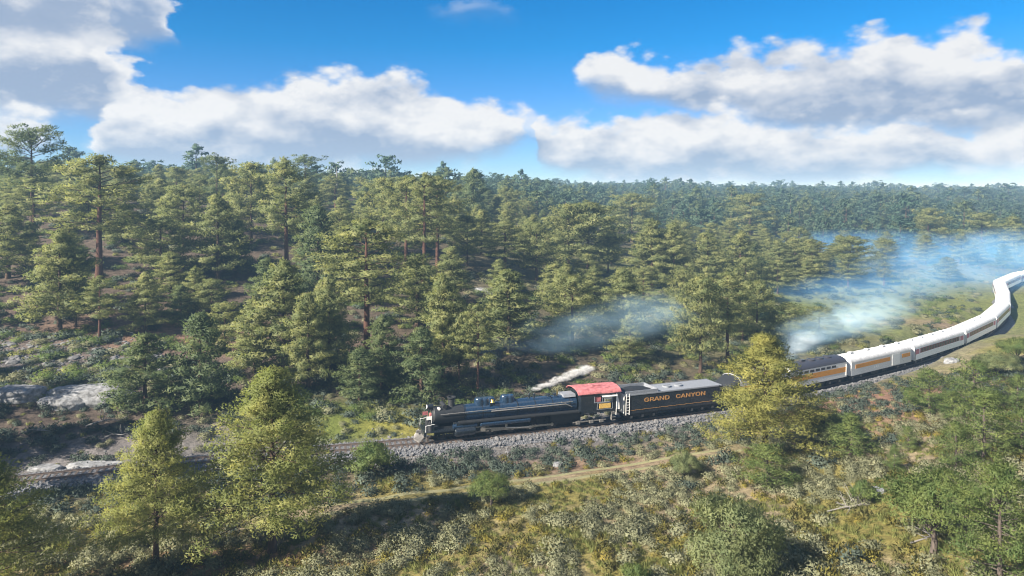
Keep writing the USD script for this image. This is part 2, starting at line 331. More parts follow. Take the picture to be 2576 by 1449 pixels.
def foliage(name, dark, mid, lightc, trans=.28, rough=.6, patch=0.7):
    g = Nodes(); ri = g.add('geometry', 'random_per_island'); oi = g.add('object_info', 'random'); tc = g.add('texture_coordinate', 'object')
    n = g.noise(tc, patch, 2, .5)
    f = g.m('add', g.m('multiply', ri, .55), g.m('multiply', g.m('subtract', n, .5), 1.5)); f = g.m('add', f, g.m('multiply', oi, .35), clamp=True)
    c = g.add('rgb_ramp', 'color', {'ramp': [(0, dark), (.5, mid), (1, lightc)], 'interpolate': True}, fac=f)
    c = g.add('hsv', 'color', {'saturation': 1.0, 'fac': 1.0}, hue=g.lin(oi, 0, 1, .488, .512), value=g.lin(oi, 0, 1, 1.12, .86), color=c)
    p = g.add('principled_bsdf', 'BSDF', {'roughness': rough, 'specular_ior_level': .25}, base_color=c)
    t = g.add('translucent_bsdf', 'BSDF', color=g.mix(.6, c, (1.0, 1.0, .45), 'multiply'))
    return mat(name, g.n, g.l, g.add('mix_closure', 'closure', {'fac': trans}, closure1=p, closure2=t))


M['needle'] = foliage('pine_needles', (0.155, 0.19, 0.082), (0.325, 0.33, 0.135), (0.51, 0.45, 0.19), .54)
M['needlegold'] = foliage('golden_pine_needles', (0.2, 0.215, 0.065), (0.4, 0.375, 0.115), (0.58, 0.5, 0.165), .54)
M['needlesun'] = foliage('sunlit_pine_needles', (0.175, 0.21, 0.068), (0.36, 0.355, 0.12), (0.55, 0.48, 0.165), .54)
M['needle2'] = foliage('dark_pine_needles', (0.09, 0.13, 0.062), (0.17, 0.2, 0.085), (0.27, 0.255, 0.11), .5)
M['juniper'] = foliage('juniper_leaves', (0.115, 0.175, 0.06), (0.245, 0.285, 0.092), (0.4, 0.385, 0.135), .54)
M['pale'] = foliage('pale_juniper_leaves', (0.15, 0.19, 0.09), (0.28, 0.305, 0.14), (0.4, 0.38, 0.185), .5)
M['sage'] = foliage('sage_leaves', (0.17, 0.18, 0.105), (0.335, 0.33, 0.205), (0.5, 0.465, 0.29), .3, .8)
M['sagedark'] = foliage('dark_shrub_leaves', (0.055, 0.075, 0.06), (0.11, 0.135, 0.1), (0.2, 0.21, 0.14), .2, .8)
M['rabbit'] = foliage('rabbitbrush_bloom', (.10, .10, .03), (.28, .22, .035), (.42, .32, .05), .2, .7)
M['grass'] = foliage('dry_grass_blades', (0.15, 0.17, 0.052), (0.275, 0.272, 0.088), (0.4, 0.365, 0.145), .3, .8)
M['farleaf'] = foliage('far_tree_leaves', (0.045, 0.085, 0.058), (0.095, 0.135, 0.075), (0.19, 0.195, 0.09), .3, .7, .25)

# ------------------------------------------------------------------ plants
def leaves(cen, rad, n, L, W, r, axis=None, up=.35):
    """needle tufts as small triangles filling ellipsoids; normals bulge out of each clump and of the crown"""
    k = len(cen); C = np.repeat(cen, n, 0); R = np.repeat(rad, n, 0)
    d = r.normal(size=(k * n, 3)); d /= np.linalg.norm(d, axis=1, keepdims=True)
    p = C + d * R * (r.random((k * n, 1)) ** .30)
    A = np.zeros_like(p) if axis is None else np.repeat(axis, n, 0)
    big = (p - A) * [1, 1, .6]; big /= np.linalg.norm(big, axis=1, keepdims=True) + 1e-9
    nm = d * .75 + big * .55 + [0, 0, .25]; nm /= np.linalg.norm(nm, axis=1, keepdims=True)
    o = d * .40 + r.normal(size=d.shape) * .55; o[:, 2] += up * .7; o /= np.linalg.norm(o, axis=1, keepdims=True)
    w = np.cross(o, nm + r.normal(size=o.shape) * .45); w /= np.linalg.norm(w, axis=1, keepdims=True) + 1e-9
    l = (L * r.uniform(.6, 1.3, (k * n, 1))); ww = W * r.uniform(.6, 1.3, (k * n, 1))
    v = np.stack([p - w * ww * .5 - o * l * .4, p + w * ww * .5 - o * l * .4, p + o * l * .6], 1)
    gn = np.cross(v[:, 1] - v[:, 0], v[:, 2] - v[:, 0]); flip = (gn * nm).sum(1) < 0
    v[flip] = v[flip][:, [1, 0, 2]]
    return v.reshape(-1, 3), np.arange(k * n * 3).reshape(-1, 3), np.repeat(nm, 3, 0)


def tube(pts, rad, sides=5):
    p = np.asarray(pts, float); t = np.gradient(p, axis=0); t /= np.linalg.norm(t, axis=1, keepdims=True) + 1e-9
    a = np.cross(t, np.where(np.abs(t[:, 2:]) < .9, [0, 0, 1.], [1., 0, 0])); a /= np.linalg.norm(a, axis=1, keepdims=True) + 1e-9
    b = np.cross(t, a); an = np.arange(sides) * 2 * PI / sides; R = np.broadcast_to(np.asarray(rad, float), (len(p),))
    v = p[:, None] + R[:, None, None] * (np.cos(an)[None, :, None] * a[:, None] + np.sin(an)[None, :, None] * b[:, None])
    i, j = np.meshgrid(np.arange(len(p) - 1), np.arange(sides), indexing='ij')
    q = np.stack([i * sides + j, i * sides + (j + 1) % sides, (i + 1) * sides + (j + 1) % sides, (i + 1) * sides + j], -1).reshape(-1, 4)
    return v.reshape(-1, 3), np.vstack([q[:, [0, 1, 2]], q[:, [0, 2, 3]]])


def join(parts):
    v, f, o = [], [], 0
    for a, b in parts: v.append(a); f.append(b + o); o += len(a)
    return np.vstack(v), np.vstack(f)


def pine_parts(H, cb, R, shape, nb, cl, n, L, W, seed, gap=.0, csize=1.0):
    """trunk, branches and needles of a pine: H height, cb bare trunk, R crown radius"""
    r = np.random.default_rng(seed)
    k = 9; z = np.linspace(0, H * .97, k); wob = np.cumsum(r.normal(0, .012 * H / 10, (k, 2)), 0); wob -= wob[0]
    tr = .013 * H + .06
    rad = tr * (1 - z / H) ** .8 + .025; rad[0] *= 1.25
    trunk = tube(np.c_[wob, z], rad, 8)
    ax = lambda h: np.array([np.interp(h, z, wob[:, 0]), np.interp(h, z, wob[:, 1]), h])
    br, cen, rd, axs = [], [], [], []
    for i in range(nb):
        u = (i + r.uniform(-.4, .4)) / nb; u = np.clip(u, 0, .985)
        if gap and r.random() < gap: continue
        h = cb + (H - cb) * u
        ln = R * shape(u) * r.uniform(.62, 1.18); az = i * 2.39996 + r.normal(0, .35)
        tilt = np.interp(u, [0, .5, 1], [-.03, .14, .75]) + r.normal(0, .1)
        dirv = np.array([math.cos(az) * math.cos(tilt), math.sin(az) * math.cos(tilt), math.sin(tilt)])
        b0 = ax(h); pts = [b0 + dirv * ln * q + np.array([0, 0, .12 * ln * q * q]) for q in (0, .4, .75, 1)]
        br.append(tube(pts, np.array([.045, .034, .022, .01]) * (.5 + H / 16), 3))
        m = max(1, int(round(cl * (.35 + ln / R))))
        side = np.array([-math.sin(az), math.cos(az), 0])
        for j in range(m):
            q = 1 - (j / m) * .72 + r.uniform(-.06, .06)
            c = b0 + dirv * ln * q + np.array([0, 0, .12 * ln * q * q + r.normal(.05, .1)]) + side * r.normal(0, .26) * ln * (1.15 - .55 * q)
            s = csize * r.uniform(.75, 1.25) * (.30 * R ** .6) * np.interp(u, [0, .8, 1], [1, .85, .7])
            cen.append(c); rd.append([s * 1.15, s * 1.15, s * .58]); axs.append(ax(h - .25 * R))
    for j in range(3):
        cen.append(ax(H) + r.normal(0, .12, 3) + [0, 0, -.22 * j]); rd.append([.30 * R ** .6 * .5 * csize] * 2 + [.34 * R ** .6 * csize]); axs.append(ax(H - R))
    return trunk, join(br), leaves(np.array(cen), np.array(rd), n, L, W, r, np.array(axs))


def bush_parts(H, R, seed, ncl, n, L, W, stem=.28, lobes=5, csize=1.0):
    """pinyon or juniper: short forked trunk under a lobed rounded crown"""
    r = np.random.default_rng(seed); limbs, cen, rd, axs = [], [], [], []
    fork = np.array([r.normal(0, .05) * R, r.normal(0, .05) * R, H * stem])
    mid = fork * .5 + [r.normal(0, .06) * R, 0, 0]
    limbs.append(tube([[0, 0, -.1], mid, fork], [.055 * H ** .7 + .03, .045 * H ** .7 + .03, .035 * H ** .7 + .02], 7))
    lob = []
    for i in range(lobes):
        az = i * 2 * PI / lobes + r.normal(0, .3); q = r.uniform(.35, .62) * R
        zc = H * r.uniform(max(.42, stem + .16), .74); lob.append((np.array([math.cos(az) * q, math.sin(az) * q, zc]), R * r.uniform(.38, .55), H * r.uniform(.15, .24)))
    lob.append((np.array([r.normal(0, .1) * R, r.normal(0, .1) * R, H * .76]), R * .5, H * .24))
    for c, a, b in lob:
        k1 = fork + (c - fork) * .5 + r.normal(0, .08, 3) * R
        limbs.append(tube([fork - [0, 0, .05 * H], k1, c], [.022 * H ** .7 + .03, .015 * H ** .7 + .02, .012], 4))
        for j in range(ncl // len(lob)):
            d = r.normal(size=3); d /= np.linalg.norm(d); d[2] = abs(d[2]) * 1.1 - .28
            p = c + d * [a, a, b] * r.uniform(.65, 1.05)
            s = csize * r.uniform(.13, .24) * R; cen.append(p); rd.append([s * 1.1, s * 1.1, s * .8]); axs.append([0, 0, H * .45])
            if j % 3 == 0: limbs.append(tube([k1, (k1 + p) / 2 + r.normal(0, .03, 3) * R, p], [.02, .014, .006], 3))
    return join(limbs[:1]), join(limbs[1:]), leaves(np.array(cen), np.array(rd), n, L, W, r, np.array(axs))


proto = {}
def plant(kind, name, parts, mats, H, W): proto[kind] = dict(name=name, parts=parts, mats=mats, H=H, W=W, root=None)


spire = lambda u: (1 - u) ** .88 * (.82 + .18 * min(1, u / .10)) + .05
conic = lambda u: (1 - u) ** .72 * (.80 + .2 * min(1, u / .12)) + .06
oval = lambda u: max(.12, math.sin(PI * min(1, (u * .78 + .22))) ** .85)
flat = lambda u: .55 + .5 * math.sin(PI * min(1, u * 1.05)) if u < .93 else .45
for i in range(3): plant(f'near{i}', 'pine_tree', pine_parts(13, 3.0, 5.4, spire, 96, 5.0, 104 if i == 2 else 88, .26, .078, 100 + i, .06, 1.0), ('bark', 'bark', 'needlegold' if i == 2 else 'needlesun'), 13, 10.4)
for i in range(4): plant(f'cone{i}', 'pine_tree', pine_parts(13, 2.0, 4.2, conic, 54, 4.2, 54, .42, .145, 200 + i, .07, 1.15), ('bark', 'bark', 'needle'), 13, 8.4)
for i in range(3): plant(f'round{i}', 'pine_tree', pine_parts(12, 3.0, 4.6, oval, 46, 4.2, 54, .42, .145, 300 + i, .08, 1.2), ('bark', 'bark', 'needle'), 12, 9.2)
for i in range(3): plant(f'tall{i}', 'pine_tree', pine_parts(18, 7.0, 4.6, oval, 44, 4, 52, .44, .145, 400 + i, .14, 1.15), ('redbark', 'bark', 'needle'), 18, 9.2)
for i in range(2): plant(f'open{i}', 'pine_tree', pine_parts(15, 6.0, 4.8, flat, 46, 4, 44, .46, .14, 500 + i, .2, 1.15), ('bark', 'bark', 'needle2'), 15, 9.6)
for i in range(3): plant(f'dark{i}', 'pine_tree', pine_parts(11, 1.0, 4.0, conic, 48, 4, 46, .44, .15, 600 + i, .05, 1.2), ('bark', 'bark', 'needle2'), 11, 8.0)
for i in range(3): plant(f'pin{i}', 'pinyon_tree', bush_parts(4.6, 2.9, 700 + i, 150, 72, .20, .062, .36, 6), ('greybark', 'greybark', 'juniper'), 4.6, 5.8)
for i in range(2): plant(f'jun{i}', 'juniper_tree', bush_parts(4.6, 3.0, 750 + i, 190, 88, .21, .064, .16, 6), ('greybark', 'greybark', 'pale'), 4.6, 6.0)
for i in range(3): plant(f'young{i}', 'pinyon_tree', pine_parts(5.5, .9, 2.5, (oval, conic, oval)[i], 44, 3.6, 44, .22, .075, 720 + i, .1, 1.1), ('greybark', 'greybark', 'juniper'), 5.5, 5.0)
plant('big0', 'pinyon_tree', pine_parts(7.5, 1.0, 3.7, oval, 70, 4.4, 70, .20, .066, 741, .1, 1.0), ('greybark', 'greybark', 'juniper'), 7.5, 7.4)
for i in range(2): plant(f'shrub{i}', 'shrub', bush_parts(2.0, 1.7, 780 + i, 60, 55, .22, .075, .1, 5, 1.2), ('greybark', 'greybark', 'juniper'), 2.0, 3.4)
for i in range(5): plant(f'far{i}', 'pine_tree', pine_parts(11, 1.2, 4.0, (conic, oval, oval, conic, flat)[i], 22, 2, 20, .8, .45, 800 + i, .0, 1.5), ('bark', 'bark', 'farleaf'), 11, 8.0)


def put(kind, p, H, W, label, cat=None, group=None, yaw=None):
    q = proto[kind]; yaw = rng.uniform(0, 2 * PI) if yaw is None else yaw
    m = trs(np.array(p) - [0, 0, .06], yaw, (W / q['W'], W / q['W'], H / q['H']))
    cat = cat or {'pine_tree': 'pine tree', 'pinyon_tree': 'tree', 'juniper_tree': 'tree', 'shrub': 'shrub'}[q['name']]
    if q['root'] is None:
        t = q['root'] = thing(q['name'], m, label, cat, group); base = str(t.GetPath())
        (tv, tf), (bv, bf), (lv, lf, ln) = q['parts']
        obj('trunk', trimesh.Trimesh(tv, tf, process=False), M[q['mats'][0]], t, True)
        obj('branches', trimesh.Trimesh(bv, bf, process=False), M[q['mats'][1]], t, True)
        mesh_at(base + '/crown', lv, lf, M[q['mats'][2]], ln)
        return t
    return copy(q['root'], q['name'], m, label, cat, group)


# x, top, base, width (pixels of the 2576 picture), kind, label
TREES = [
 (392, 1043, 1432, 300, 'near0', 'narrow sunlit pine in the left foreground, in front of the empty track'),
 (685, 943, 1388, 425, 'near1', 'tall broad yellow-green pine in the left foreground, largest tree of all'),
 (1925, 850, 1150, 325, 'near2', 'golden sunlit pine standing alone in front of the train, hiding the diesel engines'),
 (-40, 1150, 1540, 380, 'near1', 'pine cut off by the left edge of the picture, filling the bottom left corner'),
 (930, 1112, 1190, 150, 'shrub0', 'dark green bush right of the largest foreground pine, below the locomotive front'),
 (1235, 1188, 1276, 135, 'pin0', 'small round green pinyon alone in the meadow beside the dirt path'),
 (1930, 1124, 1230, 170, 'young0', 'dark green pinyon on a short trunk directly below the golden pine'),
 (2142, 1044, 1148, 150, 'young1', 'dense dark green pinyon right of the golden pine, below the red soil patch'),
 (2070, 1020, 1125, 150, 'jun0', 'grey green juniper behind the right flank of the golden pine'),
 (2345, 1175, 1398, 300, 'pin0', 'wide flat-topped pinyon with crooked dark trunk in the lower right'),
 (2515, 1180, 1480, 300, 'big0', 'large bright green pinyon filling the lower right corner'),
 (1850, 1258, 1475, 300, 'jun1', 'large pale green juniper at the bottom edge right of the middle'),
 (1602, 1415, 1475, 90, 'shrub1', 'top of a bright green bush poking up at the bottom edge'),
 (2338, 935, 1048, 125, 'young2', 'round pinyon with visible dark trunk right of the red soil patch'),
 (2450, 912, 1045, 150, 'young0', 'broad green pinyon on the right slope under the white coaches'),
 (2475, 990, 1160, 165, 'young2', 'green pinyon mid right slope, above the lower right corner tree'),
 (2405, 1065, 1185, 120, 'young1', 'slender pinyon with forked trunk halfway down the right slope'),
 (2570, 1035, 1140, 125, 'young0', 'yellow-green pinyon cut by the right edge half way up the slope'),
 (1722, 1130, 1205, 90, 'jun0', 'small pale juniper at the upper end of the dirt path'),
 (2172, 1205, 1268, 70, 'shrub0', 'small round green bush beside the fallen grey brush on the right'),
 (2560, 840, 925, 110, 'pin2', 'green pinyon at the right edge on the ridge crest beside the track'),
 (2500, 880, 950, 120, 'jun1', 'low pale juniper on the ridge crest just below the track curve'),
 (2300, 975, 1030, 70, 'shrub1', 'low dark bush on the slope above the red soil'),
 (2560, 945, 1035, 105, 'young1', 'upright light green pinyon at the right edge above the yellow-green one'),
 (2395, 985, 1062, 70, 'young0', 'small light green pinyon between the two broad ones on the right slope'),
 (2285, 1075, 1135, 60, 'young2', 'tiny pinyon on the pale ground right of the dense dark pinyon'),
 (2250, 1120, 1190, 62, 'young1', 'tiny light green pinyon left of the forked slender one on the right'),
 (365, 848, 1035, 175, 'dark0', 'green bushy pine in the shade above the left foreground pine'),
 (503, 795, 1030, 160, 'dark1', 'dark upright pine in shade between two groups, left of the sunlit clump'),
 (640, 755, 940, 120, 'cone0', 'leftmost pine of the sunlit clump above the largest foreground pine'),
 (715, 668, 945, 200, 'cone1', 'tallest pale pine of the sunlit clump above the largest foreground pine'),
 (828, 708, 960, 130, 'cone2', 'rightmost pine of the sunlit clump above the largest foreground pine'),
 (775, 745, 985, 130, 'cone3', 'front pine of the sunlit clump above the largest foreground pine'),
 (922, 560, 890, 230, 'tall0', 'big pine with a long reddish trunk and spreading tiers left of centre'),
 (1022, 448, 668, 120, 'tall1', 'leftmost of the tall red-trunked pines standing together on the hill'),
 (1066, 445, 710, 140, 'tall2', 'middle one of the tall red-trunked pines standing together on the hill'),
 (1100, 450, 684, 130, 'tall0', 'rightmost of the tall red-trunked pines standing together on the hill'),
 (965, 455, 640, 130, 'round0', 'broad pine left of the red-trunked pines on the hill'),
 (1115, 700, 960, 135, 'cone1', 'pale green narrow pine above the locomotive boiler'),
 (1155, 760, 965, 90, 'round1', 'thin pine with bare lower trunk above the locomotive domes'),
 (1280, 688, 890, 180, 'cone2', 'wide pale pine above the white steam'),
 (1202, 770, 990, 90, 'tall1', 'slim pine with a long bare dark trunk behind the locomotive'),
 (1440, 700, 870, 150, 'round2', 'yellowish rounded pine above the red cab roof'),
 (1568, 680, 850, 135, 'cone3', 'sunlit pine with dark straight trunk above the tender'),
 (1400, 665, 770, 110, 'cone0', 'green pine behind the yellowish rounded pine'),
 (1480, 515, 690, 170, 'round1', 'large dome-shaped pine in the middle of the hillside'),
 (1430, 520, 685, 120, 'round0', 'narrower pine pressed against the left of the dome-shaped pine'),
 (1270, 560, 695, 120, 'tall2', 'pine with layered branches left of the dome-shaped pine'),
 (1350, 565, 705, 130, 'round2', 'pine with a leaning dark trunk before the dome-shaped pine'),
 (1190, 430, 570, 90, 'dark2', 'dark pointed pine on the skyline near the centre'),
 (80, 342, 580, 150, 'open0', 'high open-crowned pine at the far left breaking the skyline'),
 (85, 450, 600, 115, 'tall1', 'pine with straight bare trunk below the high skyline pine at far left'),
 (250, 398, 705, 210, 'tall0', 'tallest pine of the left hillside with a thick dark trunk'),
 (150, 588, 838, 165, 'cone2', 'full pine above the grey talus at the far left'),
 (190, 640, 822, 110, 'round0', 'pine with thin twin trunk right beside the full pine at far left'),
 (250, 700, 856, 95, 'tall2', 'small pine with bare stem at the lower edge of the left hillside'),
 (366, 690, 838, 95, 'cone3', 'small shaded pine right of the bare-stemmed little pine'),
 (405, 555, 710, 150, 'round2', 'broad layered pine on the left hillside beside the tallest pine'),
 (455, 720, 815, 80, 'dark0', 'little dark pine on the bare brown slope'),
 (490, 675, 790, 80, 'cone0', 'bright little pine at the left of a pale pair on the slope'),
 (532, 705, 800, 90, 'round1', 'bright rounded little pine at the right of a pale pair on the slope'),
 (545, 402, 540, 85, 'open1', 'dark open-topped pine breaking the skyline left of middle'),
 (462, 470, 620, 115, 'round1', 'yellow-green pine below the skyline on the left hill'),
 (548, 498, 705, 135, 'cone1', 'cone-shaped pine with dark trunk in the middle of the left hill'),
 (598, 560, 696, 75, 'dark1', 'slim dark pine right of the cone-shaped pine on the left hill'),
 (632, 418, 610, 125, 'round0', 'rounded pine on the upper left hill'),
 (722, 408, 700, 150, 'tall2', 'high tiered pine with long trunk on the upper left hill'),
 (768, 403, 520, 95, 'open0', 'dark wind-bent pine on the skyline above the tiered pine'),
 (800, 525, 745, 140, 'dark2', 'dense dark olive pine right of the tiered pine'),
 (20, 520, 700, 150, 'cone3', 'pale feathery pine cut by the left edge on the hillside'),
 (1060, 830, 1000, 140, 'dark0', 'dark green pine in the shade left of the locomotive stack'),
 (905, 880, 1010, 120, 'dark1', 'shaded pine at the foot of the big red-trunked pine'),
 (960, 800, 985, 110, 'dark2', 'dark pine between the big red-trunked pine and the track'),
 (1640, 558, 730, 120, 'cone2', 'leftmost of a row of pale pines above the tender'),
 (1695, 566, 735, 100, 'cone3', 'second pale pine from the left in the row above the tender'),
 (1780, 588, 740, 115, 'cone0', 'pale pine in the middle of the row above the tender'),
 (1862, 588, 730, 100, 'cone1', 'isolated cone-shaped pine right of the row above the tender'),
 (1762, 705, 940, 140, 'round1', 'smoke-veiled pine with bare dark trunks above the tender end'),
 (1830, 690, 915, 120, 'tall1', 'smoke-veiled pine behind the top of the golden pine'),
 (1905, 715, 890, 110, 'round2', 'feathery pine veiled in smoke just above the golden pine'),
 (1985, 768, 885, 100, 'round0', 'low yellowish pine right of the drifting smoke'),
 (2060, 775, 860, 90, 'round1', 'low rounded pine at the edge of the valley meadow'),
 (1590, 492, 610, 125, 'round0', 'broad pine standing forward on the far middle slope'),
 (1887, 492, 600, 115, 'round2', 'broad-topped tan green pine alone on the far slope'),
 (1960, 608, 705, 90, 'cone1', 'leftmost pine of a small group at the valley edge'),
 (2000, 600, 700, 110, 'cone3', 'tallest pine of a small group at the valley edge'),
 (2042, 604, 712, 90, 'cone0', 'rightmost pine of a small group at the valley edge'),
 (2140, 598, 700, 95, 'round1', 'pine at the rim of the blue smoke'),
 (2118, 640, 710, 70, 'dark0', 'little round tan pine at the rim of the blue smoke'),
 (2335, 528, 635, 90, 'round0', 'pine standing in the blue smoke, left of the pair near the right edge'),
 (2470, 540, 650, 100, 'round2', 'pine in the blue smoke above the curve of the train'),
 (2552, 550, 660, 100, 'cone2', 'pine veiled by smoke at the right edge'),
 (2382, 648, 705, 70, 'cone0', 'small pale pine alone in the middle of the blue smoke'),
]
placed = []
for x, yt, yb, w, kind, label in TREES:
    p = at(x, yb) if yb < 1449 or True else None
    k = p[1] / FPX
    put(kind, p, (yb - yt) * k, w * k * ((1.0 if kind[:4] == 'near' else 1.2) if proto[kind]['name'] == 'pine_tree' else .92), label, yaw={392: .4}.get(x))
    placed.append((p[0], p[1], w * k * .35))
placed = np.array(placed)
# ---- the rest of the forest
def far_ok(x, y, q): return True
cand = []
r = np.random.default_rng(77)
def poly_in(px, py, pts): 
    from matplotlib.path import Path
    return Path(pts).contains_points(np.c_[px, py])
from shapely import contains_xy
OPEN = [Polygon([(-200, 830), (520, 830), (600, 1000), (1000, 1010), (1000, 1250), (-300, 1300)]), Polygon([(1880, 745), (2130, 728), (2290, 712), (2640, 660), (2900, 900), (2000, 1000), (1880, 900)]), Polygon([(1000, 945), (1850, 900), (1900, 1300), (950, 1250)]), Polygon([(-900, 1010), (3500, 1010), (3500, 1600), (-900, 1600)]), Polygon([(2230, 665), (2520, 665), (2520, 800), (2230, 800)])]
N = 60000
Yc = np.exp(r.uniform(math.log(88), math.log(1500), N)); Xc = r.uniform(-.85, .95, N) * Yc
Zc = ground(np.c_[Xc, Yc]); pp = to_px(np.c_[Xc, Yc, Zc])
bad = np.zeros(N, bool)
for o in OPEN: bad |= contains_xy(o, pp[:, 0], pp[:, 1])
bad |= (_tree.query(np.c_[Xc, Yc])[0] < 11) | (Yc < np.interp(Xc, TP[:, 0], TP[:, 1]) + 6)
keep = []; cells = {}
for i in np.argsort(Yc):
    if bad[i]: continue
    d = np.interp(Yc[i], [90, 200, 400, 900, 1500], [19, 18, 14, 15.5, 22])
    if (np.hypot(placed[:, 0] - Xc[i], placed[:, 1] - Yc[i]) < placed[:, 2] * .8 + d * .40).any(): continue
    key = (int(Xc[i] // d), int(Yc[i] // d)); ok = True
    for a in (-1, 0, 1):
        for b in (-1, 0, 1):
            for j in cells.get((key[0] + a, key[1] + b), ()):
                if math.hypot(Xc[i] - Xc[j], Yc[i] - Yc[j]) < d * .82: ok = False
    if not ok: continue
    cells.setdefault(key, []).append(i); keep.append(i)
keep = np.array(keep); vis = (pp[keep, 0] > -150) & (pp[keep, 0] < 2726)
single = [i for i in keep if -60 < pp[i, 0] < 2636][:210]
rest = [i for i in keep if i not in set(single)]
MARKS = [(922, 700, 'the big red-trunked pine left of centre'), (250, 540, 'the tallest pine of the left hillside'), (80, 420, 'the open-crowned skyline pine at far left'), (150, 700, 'the full pine above the left talus'), (500, 690, 'the bright little pair of pines on the slope'), (560, 600, 'the cone-shaped pine on the left hill'), (722, 540, 'the high tiered pine of the upper left hill'), (715, 800, 'the sunlit clump above the foreground pine'), (1066, 560, 'the group of red-trunked pines'), (1280, 780, 'the wide pine above the steam'), (1480, 590, 'the dome-shaped pine mid hillside'), (1440, 780, 'the yellowish pine above the cab roof'), (1568, 760, 'the sunlit pine above the tender'), (1700, 640, 'the pale row of pines above the tender'), (1862, 650, 'the isolated cone-shaped pine past the row'), (1887, 540, 'the broad-topped pine on the far slope'), (1800, 800, 'the smoke-veiled pines above the tender end'), (2000, 650, 'the small group at the valley edge'), (1190, 480, 'the pointed skyline pine near the centre'), (1590, 550, 'the broad pine on the middle slope'), (2335, 580, 'the pine standing in the blue smoke'), (365, 930, 'the bushy shaded pine above the track at left'), (640, 480, 'the rounded pine on the upper left hill'), (2140, 640, 'the pine at the rim of the smoke')]
WAY = ['right of', 'upper right of', 'above', 'upper left of', 'left of', 'lower left of', 'below', 'lower right of']
def name_by_marks(items, marks, text, reach):
    """items (index, x, y, description): the nearest item on each side of each landmark is named after it"""
    pairs = sorted((math.hypot(dx - x, dy - y), k, m) for k, (_, x, y, _) in enumerate(items) for m, (dx, dy, _) in enumerate(marks) if math.hypot(dx - x, dy - y) < reach)
    taken, out = set(), {}
    for d, k, m in pairs:
        i, x, y, desc = items[k]; w = int(round(math.atan2(marks[m][1] - y, x - marks[m][0]) / (PI / 4))) % 8
        if i in out or (m, w) in taken: continue
        taken.add((m, w)); out[i] = text.format(desc, WAY[w], marks[m][2])
    return out
plan = []
for i in single:
    x = pp[i, 0]; H = r.uniform(7, 13) * (.88 if x < 760 else 1); W = H * r.uniform(.8, 1.1)
    kind = str(r.choice(['cone0', 'cone1', 'cone2', 'cone3', 'round0', 'round1', 'round2', 'cone1', 'tall2', 'dark0', 'dark1']))
    zone = ('on the left hillside', 'on the hillside behind the locomotive', 'on the slope behind the tender', 'across the valley at right')[0 if x < 850 else 1 if x < 1450 else 2 if x < 1950 else 3]
    plan.append((i, kind, H, W, zone))
look = {'cone': 'conical', 'roun': 'rounded', 'tall': 'bare-trunked', 'dark': 'dark'}
mids = [to_px(np.array([Xc[i], Yc[i], Zc[i] + H * .5])) for i, _, H, _, _ in plan]
given = name_by_marks([(i, *m, look[k[:4]]) for (i, k, *_), m in zip(plan, mids)], MARKS, '{} pine next {} {}', 220)
for i, kind, H, W, zone in plan:
    put(kind, (Xc[i], Yc[i], Zc[i]), H, W, given.get(i, 'one of the many green pines in the forest ' + zone), group='forest pines ' + zone)
# shade-giving pines just outside the left edge of the picture
for x, y, H in ((-84, 84, 15), (-98, 78, 15), (-53, 58, 15), (-62, 68, 16), (-73, 76, 16)):
    put(('cone0', 'round1', 'cone2', 'tall1')[int(x) % 4], (x, y, gz(x, y)), H, H * .7, 'pine outside the left edge of the picture beside the track', group='pines beyond the left edge')


def instancer(name, protos, pos, yaw, scl, label, idx, cat=None):
    """one scattered thing of many copies; protos: [(v, f, normals, material)]"""
    pi = UsdGeom.PointInstancer.Define(stage, numbered('/World/' + name)); base = str(pi.GetPath())
    for k, pr in enumerate(protos):
        x = UsdGeom.Xform.Define(stage, f'{base}/kind_{k:03d}')
        for j, (v, f, n, m) in enumerate(pr): mesh_at(f'{base}/kind_{k:03d}/piece_{j:03d}', v, f, m, n)
        pi.GetPrototypesRel().AddTarget(x.GetPath())
    pi.CreateProtoIndicesAttr(Vt.IntArray.FromNumpy(np.asarray(idx, np.int32)))
    pi.CreatePositionsAttr(Vt.Vec3fArray.FromNumpy(np.asarray(pos, np.float32)))
    h = np.asarray(yaw) / 2
    pi.CreateOrientationsAttr(Vt.QuathArray([Gf.Quath(float(math.cos(a)), 0, 0, float(math.sin(a))) for a in h]))
    pi.CreateScalesAttr(Vt.Vec3fArray.FromNumpy(np.asarray(scl, np.float32)))
    return tag(pi.GetPrim(), label, cat, kind='stuff')


rest = np.array(rest); n = len(rest)
H = r.uniform(7, 15, n) * np.interp(Yc[rest], [100, 400, 1500], [1.0, 1.05, 1.2]) * np.where(r.random(n) < .1, 1.35, 1.0); W = H * r.uniform(.7, 1.15, n)
protos = []
for k in range(5):
    (tv, tf), _, (lv, lf, ln) = proto[f'far{k}']['parts']
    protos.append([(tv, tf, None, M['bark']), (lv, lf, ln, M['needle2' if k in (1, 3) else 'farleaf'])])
instancer('forest', protos, np.c_[Xc[rest], Yc[rest], Zc[rest] - .2], r.uniform(0, 6.28, n), np.c_[W / 8, W / 8, H / 11], 'dense pine and juniper forest covering the far slopes to the skyline', r.integers(0, 5, n), 'forest')
print('forest rest', n, 'single', len(single))

# ------------------------------------------------------------------ ground cover
def tuft(seed, R, H, n, L, W, up, k=5):
    r = np.random.default_rng(seed); a = r.uniform(0, 2 * PI, k); q = R * .5 * r.uniform(.4, 1.1, k); q[0] = 0
    w = R * r.uniform(.42, .62, k); c = np.c_[np.cos(a) * q, np.sin(a) * q, H * r.uniform(.22, .42, k)]
    return leaves(c, np.c_[w, w, H * r.uniform(.4, .6, k)], n // k, L, W, r, np.zeros((k, 3)), up)


